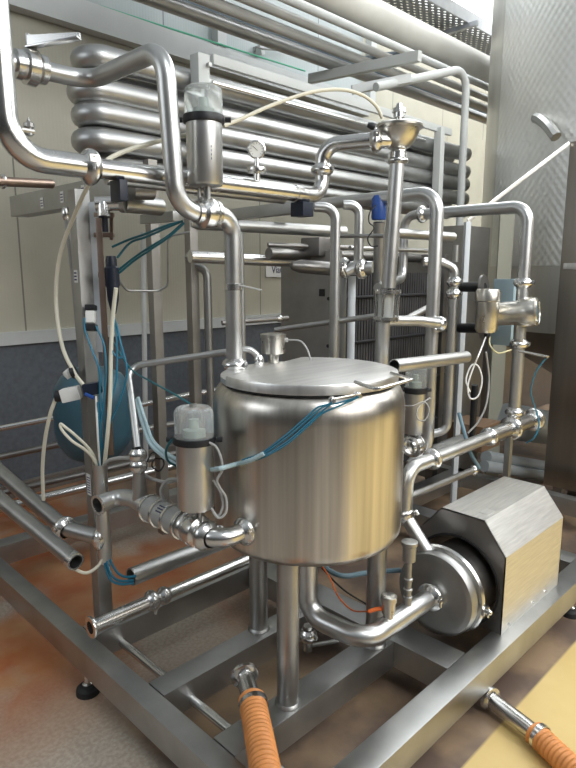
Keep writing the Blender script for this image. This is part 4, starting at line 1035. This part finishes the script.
# blue vessel behind post
bvs = empty('blue_air_vessel', AD(93, 455, 2.9), 'blue domed air vessel behind the instrument post', 'vessel')
vc = AD(94, 415, 2.95)
R3 = .185
MB().lathe([(0, ZV(vc, 366)), (.08, ZV(vc, 368)), (.14, ZV(vc, 375)), (.175, ZV(vc, 386)), (R3, ZV(vc, 398)), (R3, ZV(vc, 428)), (.172, ZV(vc, 440)), (.13, ZV(vc, 453)), (.07, ZV(vc, 460)), (0, ZV(vc, 462))], (vc.x, vc.y, 0), (0, 0, 1), 48).build('shell', VESSEL, bvs)
MB().sweep([V(vc.x, vc.y, .1), V(vc.x, vc.y, ZV(vc, 458))], .03, 12).build('stand', SB, bvs)
MB().sweep([V(vc.x, vc.y, .0), V(vc.x, vc.y, .12)], .03, 12).build('stand_foot', SB, bvs)

# ================================================================= LOW PIPES
pipe('grey_wall_hose', 'dull pipe at the left edge with clamped elbow meeting the post', 'pipe', [AD(-40, 430, 2.85), AD(0, 466+6, 2.65), AD(64, 528, 2.36), AD(103, 538, 2.33)], .0310, mat=SD, bend=.07, clamps=[(AD(64, 528, 2.36), AD(64, 528, 2.36)-AD(0, 472, 2.65)), (AD(101, 538, 2.33), RT)])
pipe('open_left_pipe', 'dull pipe at the left edge ending in a dark open mouth', 'pipe', [AD(-40, 466, 2.6), AD(76, 562, 2.12)], .029, mat=SD, hollow=(False, True), bands=[(AD(74, 560.5, 2.13), AD(75, 561, 2.12)-AD(0, 499, 2.45))])
SZ = .42
s0, s1 = AZ(131, 577, SZ), AZ(240, 546, SZ)
pipe('wide_open_pipe', 'dull wide open pipe lying behind the lower actuated valve with tubes in its mouth', 'pipe', [s0, V(s0.x+.75, s0.y, SZ)], .036, mat=SF, hollow=(True, False))
cz = .30; p0, p1 = AZ(90, 623, cz), AZ(255, 562, cz)
yc = (p0.y+p1.y)/2
P0c, P1c = AY(90, 621.5, yc), AY(252, 562.5, yc); zc_ = (P0c.z+P1c.z)/2
mx = ex(152, yc, zc_); mx2 = ex(164, yc, zc_)
pipe('flanged_chrome_pipe', 'shiny flanged pipe end lying just above the rear cross beam', 'pipe', [V(ex(90, yc, zc_), yc, zc_), V(mx, yc, zc_)], .028, mat=SP, hollow=(True, False), flanges=[(V(ex(91, yc, zc_), yc, zc_), (1, 0, 0))], clamps=[(V(mx, yc, zc_), (1, 0, 0))])
pipe('long_chrome_pipe', 'shiny pipe running right from the paired clamps to behind the tank leg', 'pipe', [V(mx+.02, yc, zc_), V(ex(262, yc, zc_), yc, zc_)], .024, mat=SP, clamps=[(V(mx2, yc, zc_), (1, 0, 0))])
mb = MB(); dp = V(mx+.015, yc, zc_); mb.bar(dp-V(0, 0, .028), dp-V(0, 0, .065), .01, .012, .002, up=RT)
tag(mb.build('drip_screw', SP), 'small clamp screw hanging between the paired chrome clamps', 'screw')
# wall-side pipes at left
pipe('shiny_wall_pipe', 'shiny thin pipe along the slate wall behind the hoses', 'pipe', [AD(-60, 440, 3.6), AD(56, 417.5, 3.75)], .018, mat=SP)
pipe('shiny_wall_pipe', 'shiny thin pipe segment right of the blue vessel on the slate wall', 'pipe', [AD(138, 405.5, 3.8), AD(192, 394, 3.9), AD(222, 389.5, 4.0)], .018, mat=SP)
pipe('dark_wall_pipe', 'dark thin pipe below the shiny one on the slate wall', 'pipe', [AD(-60, 470, 3.6), AD(75, 441, 3.75)], .02, mat=SB)
pipe('dark_wall_pipe', 'dull thin pipe low on the wall between posts and valve cap', 'pipe', [AD(138, 430, 3.8), AD(222, 415, 4.0)], .018, mat=SD)
pipe('floor_wall_pipe', 'bright pipe lying at the foot of the slate wall', 'pipe', [AD(-60, 523, 3.7), AD(30, 501, 3.9), AD(180, 464, 4.35)], .03, mat=SP)
pipe('dark_floor_pipe', 'dark pipe just above the bright pipe at the wall foot', 'pipe', [AD(-60, 507, 3.75), AD(180, 452, 4.4)], .02, mat=SB)
pipe('thin_conduit', 'thin white conduit running up the wall left of the rear post', 'pipe', [AD(146, 470, 4.25), AD(143, 232, 3.95)], .017, mat=TRIM)
pipe('copper_loop', 'thin bent tube looping across the cream wall beside the post', 'pipe', [AD(119, 280, 2.9), AD(127, 291, 2.95), AD(158, 291, 3.05), AD(168, 286, 3.05), AD(168, 236, 2.95), AD(190, 232, 2.95)], .006, mat=SD, bend=.04)
pipe('dim_upright_pipe', 'upright pipe behind the tank inlet pipe near the rear post', 'pipe', [AD(195, 266, 3.25), AD(207, 269, 3.25), AD(211, 420, 3.4)], .022, mat=SD, bend=.06)
pipe('rear_side_upright', 'narrow upright pipe right behind the tank inlet pipe', 'pipe', [AD(240, 232, 2.75), AD(247.5, 552, 3.0)], .016, mat=SD)

# ================================================================= ORANGE HOSES
def ribbed(name, label, pts, r, end_a, end_b):
    root = empty(name, end_b, label, 'hose')
    path = smooth(pts, 90)
    # resample evenly
    L = [0]
    for a, b_ in zip(path, path[1:]): L.append(L[-1]+(b_-a).length)
    step = .0016; n_ = int(L[-1]/step); res = []; j = 0
    for i in range(n_+1):
        s_ = i*step
        while j < len(L)-2 and L[j+1] < s_: j += 1
        u = (s_-L[j])/max(1e-9, L[j+1]-L[j]); res.append(path[j].lerp(path[j+1], min(1, u)))
    rad = [r*(1 + .05*math.cos(2*PI*i*step/.017)) for i in range(len(res))]
    MB().sweep(res, r, 28, radii=rad).build('ribbed_hose', ORANGE, root, 60)
    d = (Vector(end_b)-Vector(end_a)).normalized(); L_ = (Vector(end_b)-Vector(end_a)).length
    MB().lathe([(r*.72, 0), (r*.72, L_-.02), (r*.85, L_-.015), (r*1.12, L_-.012), (r*1.15, L_-.002), (r*1.0, L_), (r*.6, L_), (r*.6, 0)], end_a, d, 28).build('steel_tail', SP, root)
    MB().lathe([(r*1.04, -.012), (r*1.12, -.011), (r*1.12, .009), (r*1.04, .010)], Vector(pts[0])-d*.02, d, 28).build('hose_clip', SP, root)
    return root
A0 = AZ(252, 700, .285); B0 = AZ(244, 674, .30)
hd = (A0-B0).normalized()
ribbed('front_orange_hose', 'orange ribbed hose with steel end lying over the front of the skid', [A0, AZ(257, 725, .282), AZ(265, 768, .285), AZ(276, 830, .27), AZ(284, 930, .12)], .041, A0+hd*.02, B0)
A1 = AZ(535, 733, .043); B1 = AZ(489, 698, .045)
hd = (A1-B1).normalized()
ribbed('floor_orange_hose', 'orange ribbed hose lying on the yellow floor outside the skid', [A1, AZ(560, 757, .042), AZ(600, 795, .042), AZ(650, 860, .042)], .040, A1+hd*.02, B1)

# ================================================================= RIGHT BACKGROUND
# silo
silo = empty('storage_silo', (5.70, 1.80, 0), 'huge upright stainless silo with dimpled jacket at the right', 'silo')
SCx, SCy, SR = 5.70, 1.80, 1.08
def cyl_uv(name, z0, z1, r, mat, a0=0, a1=2*PI, seg=128, parent=silo):
    me = bpy.data.meshes.new(name); vs = []; fs = []; uvs = []
    for i in range(seg+1):
        a = a0+(a1-a0)*i/seg
        for z in (z0, z1): vs.append((r*math.cos(a), r*math.sin(a), z))
    for i in range(seg): fs.append((2*i, 2*i+2, 2*i+3, 2*i+1))
    me.from_pydata(vs, [], fs); ul = me.uv_layers.new(name='UVMap')
    for p in me.polygons:
        for li in p.loop_indices:
            vi = me.loops[li].vertex_index; a = a0+(a1-a0)*(vi//2)/seg
            ul.data[li].uv = (a*r, vs[vi][2])
    me.polygons.foreach_set('use_smooth', [True]*len(me.polygons)); me.materials.append(mat)
    o = bpy.data.objects.new(name, me); col.objects.link(o); o.parent = parent; return o
cyl_uv('shell', 1.15, 4.6, SR, steel('silo_steel', (.66, .65, .61), .42, stretch=(6, 6, .4), scale=2))
vdir = math.atan2(-SCy, -SCx)
cyl_uv('dimple_jacket', 1.65, 4.55, SR+.012, DIMPLE, vdir-.95, vdir+1.25)
MB().lathe([(SR+.0, 1.15), (SR*.85, 1.02), (.25, .62), (0, .6)], (SCx, SCy, 0), (0, 0, 1), 64).build('cone_bottom', SB, silo)
MB().lathe([(SR, 4.6), (SR*.7, 4.68), (0, 4.7)], (SCx, SCy, 0), (0, 0, 1), 64).build('dome_top', SCAB, silo)
for a in (.4, 2.0, 3.3, 4.6):
    MB().sweep([V(SCx+.9*math.cos(a), SCy+.9*math.sin(a), 0), V(SCx+.9*math.cos(a), SCy+.9*math.sin(a), 1.2)], .06, 16).build('leg', SD, silo)
SPD = 4.4663852312624
hose('spout', '', '', [AD(536, 118, SPD), AD(541, 120, SPD-.12), AD(548, 126, SPD-.20), AD(556, 137, SPD-.26)], .038, SD, parent=silo)
# steel cabinet at right
cab = empty('steel_cabinet', (4.5, 1.1, .15), 'tall dark brushed steel cabinet at the right edge of the picture', 'cabinet')
MB().box((4.12, .1, .15), (4.5, 1.61, 2.41), None, .008).build('cabinet_body', SCAB, cab)
MB().box((4.108, .1, 1.62), (4.12, 1.585, 1.66), None, .002).build('cover_strip', SLID, cab)
MB().box((4.112, .55, .2), (4.12, .556, 2.38)).build('door_gap', BLACK, cab)
for x_ in (4.17, 4.45):
    for y_ in (.2, 1.52): MB().box((x_-.03, y_-.03, 0), (x_+.03, y_+.03, .16)).build('leg', SB, cab)
ba, bb_ = V(chn.x, chn.y, ZV(chn, 221)), AX(569, 143, 4.10)
tag(MB().bar(ba, bb_, .010, .022, .002).build('brace_bar', SLID), 'slim diagonal brace bar rising to the cabinet top', 'brace')
# dark machine body between channel and silo
tag(MB().box((4.25, 2.38, 0), (4.65, 2.66, 1.95), None, .01).build('rear_cabinet', steel('rear_cab_steel', (.22, .21, .19), .5, metal=.4)), 'dark upright steel cabinet in the gap left of the silo', 'cabinet')
GRP = simple('grey_paint', (.33, .36, .37), .4, metal=.3)
# big grey pipe under the flange, twin pale pipes
pipe('fat_grey_pipe', 'fat grey pipe ending in a flange behind the check valve sleeve', 'pipe', [AD(508, 421, 4.5), AD(556, 429, 4.95)], .135, mat=GRP)
tag(MB().box((6.2, 2.95, 0), (8.0, 3.3, 1.7), None, .01).build('silo_shade_box', SB), 'dark box added to stand for the shade behind the silo foot', 'backdrop')  # added to darken the gap below the silo and hide lit floor
pipe('pale_floor_pipe', 'upper pale pipe of the pair low behind the motor cover', 'pipe', [AD(486, 457, 4.3), AD(553, 468, 4.9)], .045, mat=GRP)
pipe('pale_floor_pipe', 'lower pale pipe of the pair low behind the motor cover', 'pipe', [AD(484, 466, 4.2), AD(553, 477, 4.8)], .04, mat=GRP)
pipe('ground_rail_pipe', 'thin pale pipe behind the pump ending in a small clamp', 'pipe', [AD(408, 497, 2.95), AD(474, 470, 3.35)], .018, mat=ST, clamps=[(AD(474, 470, 3.35), (1, 0, 0))])
pipe('wide_ground_pipe', 'wide dull pipe lying behind the discharge elbow', 'pipe', [AD(418, 460, 3.1), AD(462, 442, 3.4)], .045, mat=SD)
hose('kinked_blue_hose', 'slate blue hose hanging across the discharge run', 'hose', [AD(459, 413, 3.1), AD(465, 435, 3.05), AD(470, 452, 3.05), AD(479, 468, 3.1)], .01, simple('steel_blue', (.16, .26, .32), .4))
tag(MB().sweep([AD(475, 385, 3.3), AD(472, 440, 3.4)], .018, 10).build('dark_rod', BLACK), 'black upright rod under the coiled meter cable', 'rod')
tag(MB().box(tuple(AD(474, 430, 3.9)-V(.12, .12, .1)), tuple(AD(474, 430, 3.9)+V(.12, .12, .06)), None, .005).build('brown_crate', YBROWN), 'brown crate low in the background behind the black rod', 'crate')
mo = AD(474, 300, 3.4)
for nm, lb_, py in (('upper_valve_stub', 'dark stub with a round flange above, left of the flow meter', 287), ('lower_valve_stub', 'dark stub with a round flange below, left of the flow meter', 328)):
    r_ = empty(nm, AD(462, py, 3.3), lb_, 'fitting')
    MB().sweep([AD(460, py, 3.35), AD(482, py, 3.1)], .026, 16).build('stub', BLACK, r_)
    MB().lathe([(.02, 0), (.06, .002), (.06, .016), (.02, .018)], AD(482, py, 3.1), RT-FW*.8, 24).build('flange', SB, r_)
for nm, lb_, px, w_ in (('pale_wall_strip', 'pale upright strip at the left rim of the silo', 503, .10),):
    p = AD(px, 280, 4.4); tag(MB().bar(V(p.x, p.y, 0), V(p.x, p.y, ZV(p, 215)), w_, .03, .002, up=(1, 1, 0)).build(nm, simple('pale_strip', (.33, .33, .27), .6)), lb_, 'post')

# ================================================================= CEILING SERVICES
def crun(name, label, pa, pb, y, r, mat, cat='pipe'):
    a, b_ = AY(*pa, y), AY(*pb, y); z = (a.z+b_.z)/2
    return pipe(name, label, cat, [V(a.x-2.5, y, z), V(b_.x+1.0, y, z)], r, mat=mat)
crun('ceiling_pipe', 'bright thin ceiling pipe, lowest edge of the overhead run', (308, 3), (495, 94), 3.0, .03, TRIM)
crun('ceiling_pipe', 'pale thin ceiling pipe second in the overhead run', (290, 8), (495, 108), 3.1, .03, DUCT)
crun('ceiling_pipe', 'grey ceiling pipe third in the overhead run', (265, 8), (495, 122), 3.2, .035, DUCT)
crun('ceiling_pipe', 'bluish ceiling pipe nearest to the wall', (235, 8), (495, 135), 3.35, .045, SCOIL)
crun('ceiling_duct', 'fat lagged duct crossing the top of the picture', (400, 27), (490, 74), 3.15, .12, CREAM, 'duct')
crun('ceiling_cable_run', 'slate coloured cable run sagging under the ceiling pipes', (215, 0), (495, 128), 3.4, .05, simple('slate_cable', (.16, .22, .26), .5), 'cable')
hose('sagging_cable', 'dark cable sagging below the ceiling pipes in front of the wall', 'cable', [AD(150, -8, 4.0), AD(200, 6, 4.2), AD(240, 25, 4.5), AD(285, 45, 4.8), AD(320, 57, 5.0), AD(355, 60, 5.2), AD(400, 54, 5.4), AD(440, 60, 5.6)], .024, simple('dusk_cable', (.16, .2, .23), .5))
tz = 3.85
ty0, ty1 = AZ(480, 28, tz).y, AZ(475, 58, tz).y
tx1 = AZ(495, 55, tz).x
tr = empty('cable_tray', (tx1-1, ty0, tz), 'perforated cable tray on brackets at the top right', 'tray')
MB().box((tx1-3.5, ty0, tz), (tx1, ty1, tz+.004)).build('perforated_sheet', PERF, tr)
MB().box((tx1-3.5, ty0-.015, tz-.02), (tx1, ty0, tz+.08)).build('side_lip', TRAY, tr)
MB().box((tx1-3.5, ty1, tz-.05), (tx1, ty1+.03, tz+.06)).build('side_lip', RUST, tr)
for x_ in (tx1-3, tx1-2, tx1-1, tx1-.02): MB().box((x_-.02, ty0-.1, tz-.06), (x_+.02, ty1+.1, tz-.02)).build('bracket_arm', TRAY, tr)
tag(MB().bar(AD(310, 79, 4.9), AD(420, 56, 4.2), .05, .07, .004).build('pipe_support_bar', TRIM), 'pale support bar under the ceiling pipes near the top of the bowl valve', 'bar')

def wallpt(px, py, off=.04):
    r = ray(px, py); w_ = Vector((1.6, WY, 0)) - wn_*off
    return EYE + r*((w_-EYE).dot(wn_)/r.dot(wn_))
hose('green_wire', 'thin green wire lying along the top of the white wall rail', 'wire', [wallpt(100, 6, .08), wallpt(150, 22, .08), wallpt(210, 41, .08), wallpt(260, 57, .08), wallpt(305, 71, .08)], .008, simple('green_wire_mat', (.10, .42, .26), .5))
wbk = empty('wall_bracket', wallpt(258, 54, .02), 'small grey bracket with a thin wire on the upper wall panel', 'bracket')
MB().bar(wallpt(257, 46, .02), wallpt(259, 56, .02), .12, .05, .005).build('plate', TRIM, wbk)
MB().sweep([wallpt(255, 52, .05), wallpt(256, 47, .08), wallpt(263, 49, .08), wallpt(284, 51, .03)], .008, 8).build('wire', SB, wbk)
# ---- groups of repeated things
GR = {'ceiling_pipe': 'pipes under the ceiling', 'shiny_wall_pipe': 'shiny pipes along the slate wall', 'dark_wall_pipe': 'dark pipes along the slate wall',
      'pale_floor_pipe': 'pale pipes low behind the motor cover', 'sticker': 'white stickers on the square beam', 'pipe_clamp': 'clamps on the drop pipe',
      'upper_actuated_valve': 'pneumatic actuated valves', 'lower_actuated_valve': 'pneumatic actuated valves', 'rear_actuated_valve': 'pneumatic actuated valves',
      'front_orange_hose': 'orange ribbed hoses', 'floor_orange_hose': 'orange ribbed hoses'}
for o in bpy.data.objects:
    b_ = o.name.split('.')[0]
    if o.parent is None and b_ in GR: o['group'] = GR[b_]
NM = {'upper_pole_pipe': 'pole_pipe', 'lower_header_pipe': 'thin_header_pipe', 'rear_beam': 'flat_beam', 'upper_actuated_valve': 'actuated_valve',
      'lower_actuated_valve': 'actuated_valve', 'rear_actuated_valve': 'actuated_valve', 'second_strut': 'upright_strut', 'pale_strut': 'upright_strut',
      'lower_dark_rail': 'dark_rail', 'front_orange_hose': 'orange_hose', 'floor_orange_hose': 'orange_hose', 'mid_rail': 'horizontal_rail',
      'mid_rail_thin': 'thin_rail', 'upper_valve_stub': 'valve_stub', 'lower_valve_stub': 'valve_stub', 'rear_cabinet': 'steel_cabinet',
      'second_loop_cable': 'loop_cable', 'under_tank_cable': 'slate_hose', 'under_tank_lead': 'dark_lead', 'side_branch': 'branch_pipe',
      'rear_side_upright': 'upright_pipe', 'dim_upright_pipe': 'upright_pipe', 'side_drop_hose': 'drop_hose', 'rear_plate': 'end_plate',
      'front_plate': 'opening_plate', 'top_cap': 'cap', 'bottom_cap': 'cap', 'open_left_pipe': 'open_pipe', 'blue_capped_rod': 'tie_rod'}
for o in list(bpy.data.objects):
    b_ = o.name.split('.')[0]
    if b_ in NM: o.name = NM[b_]
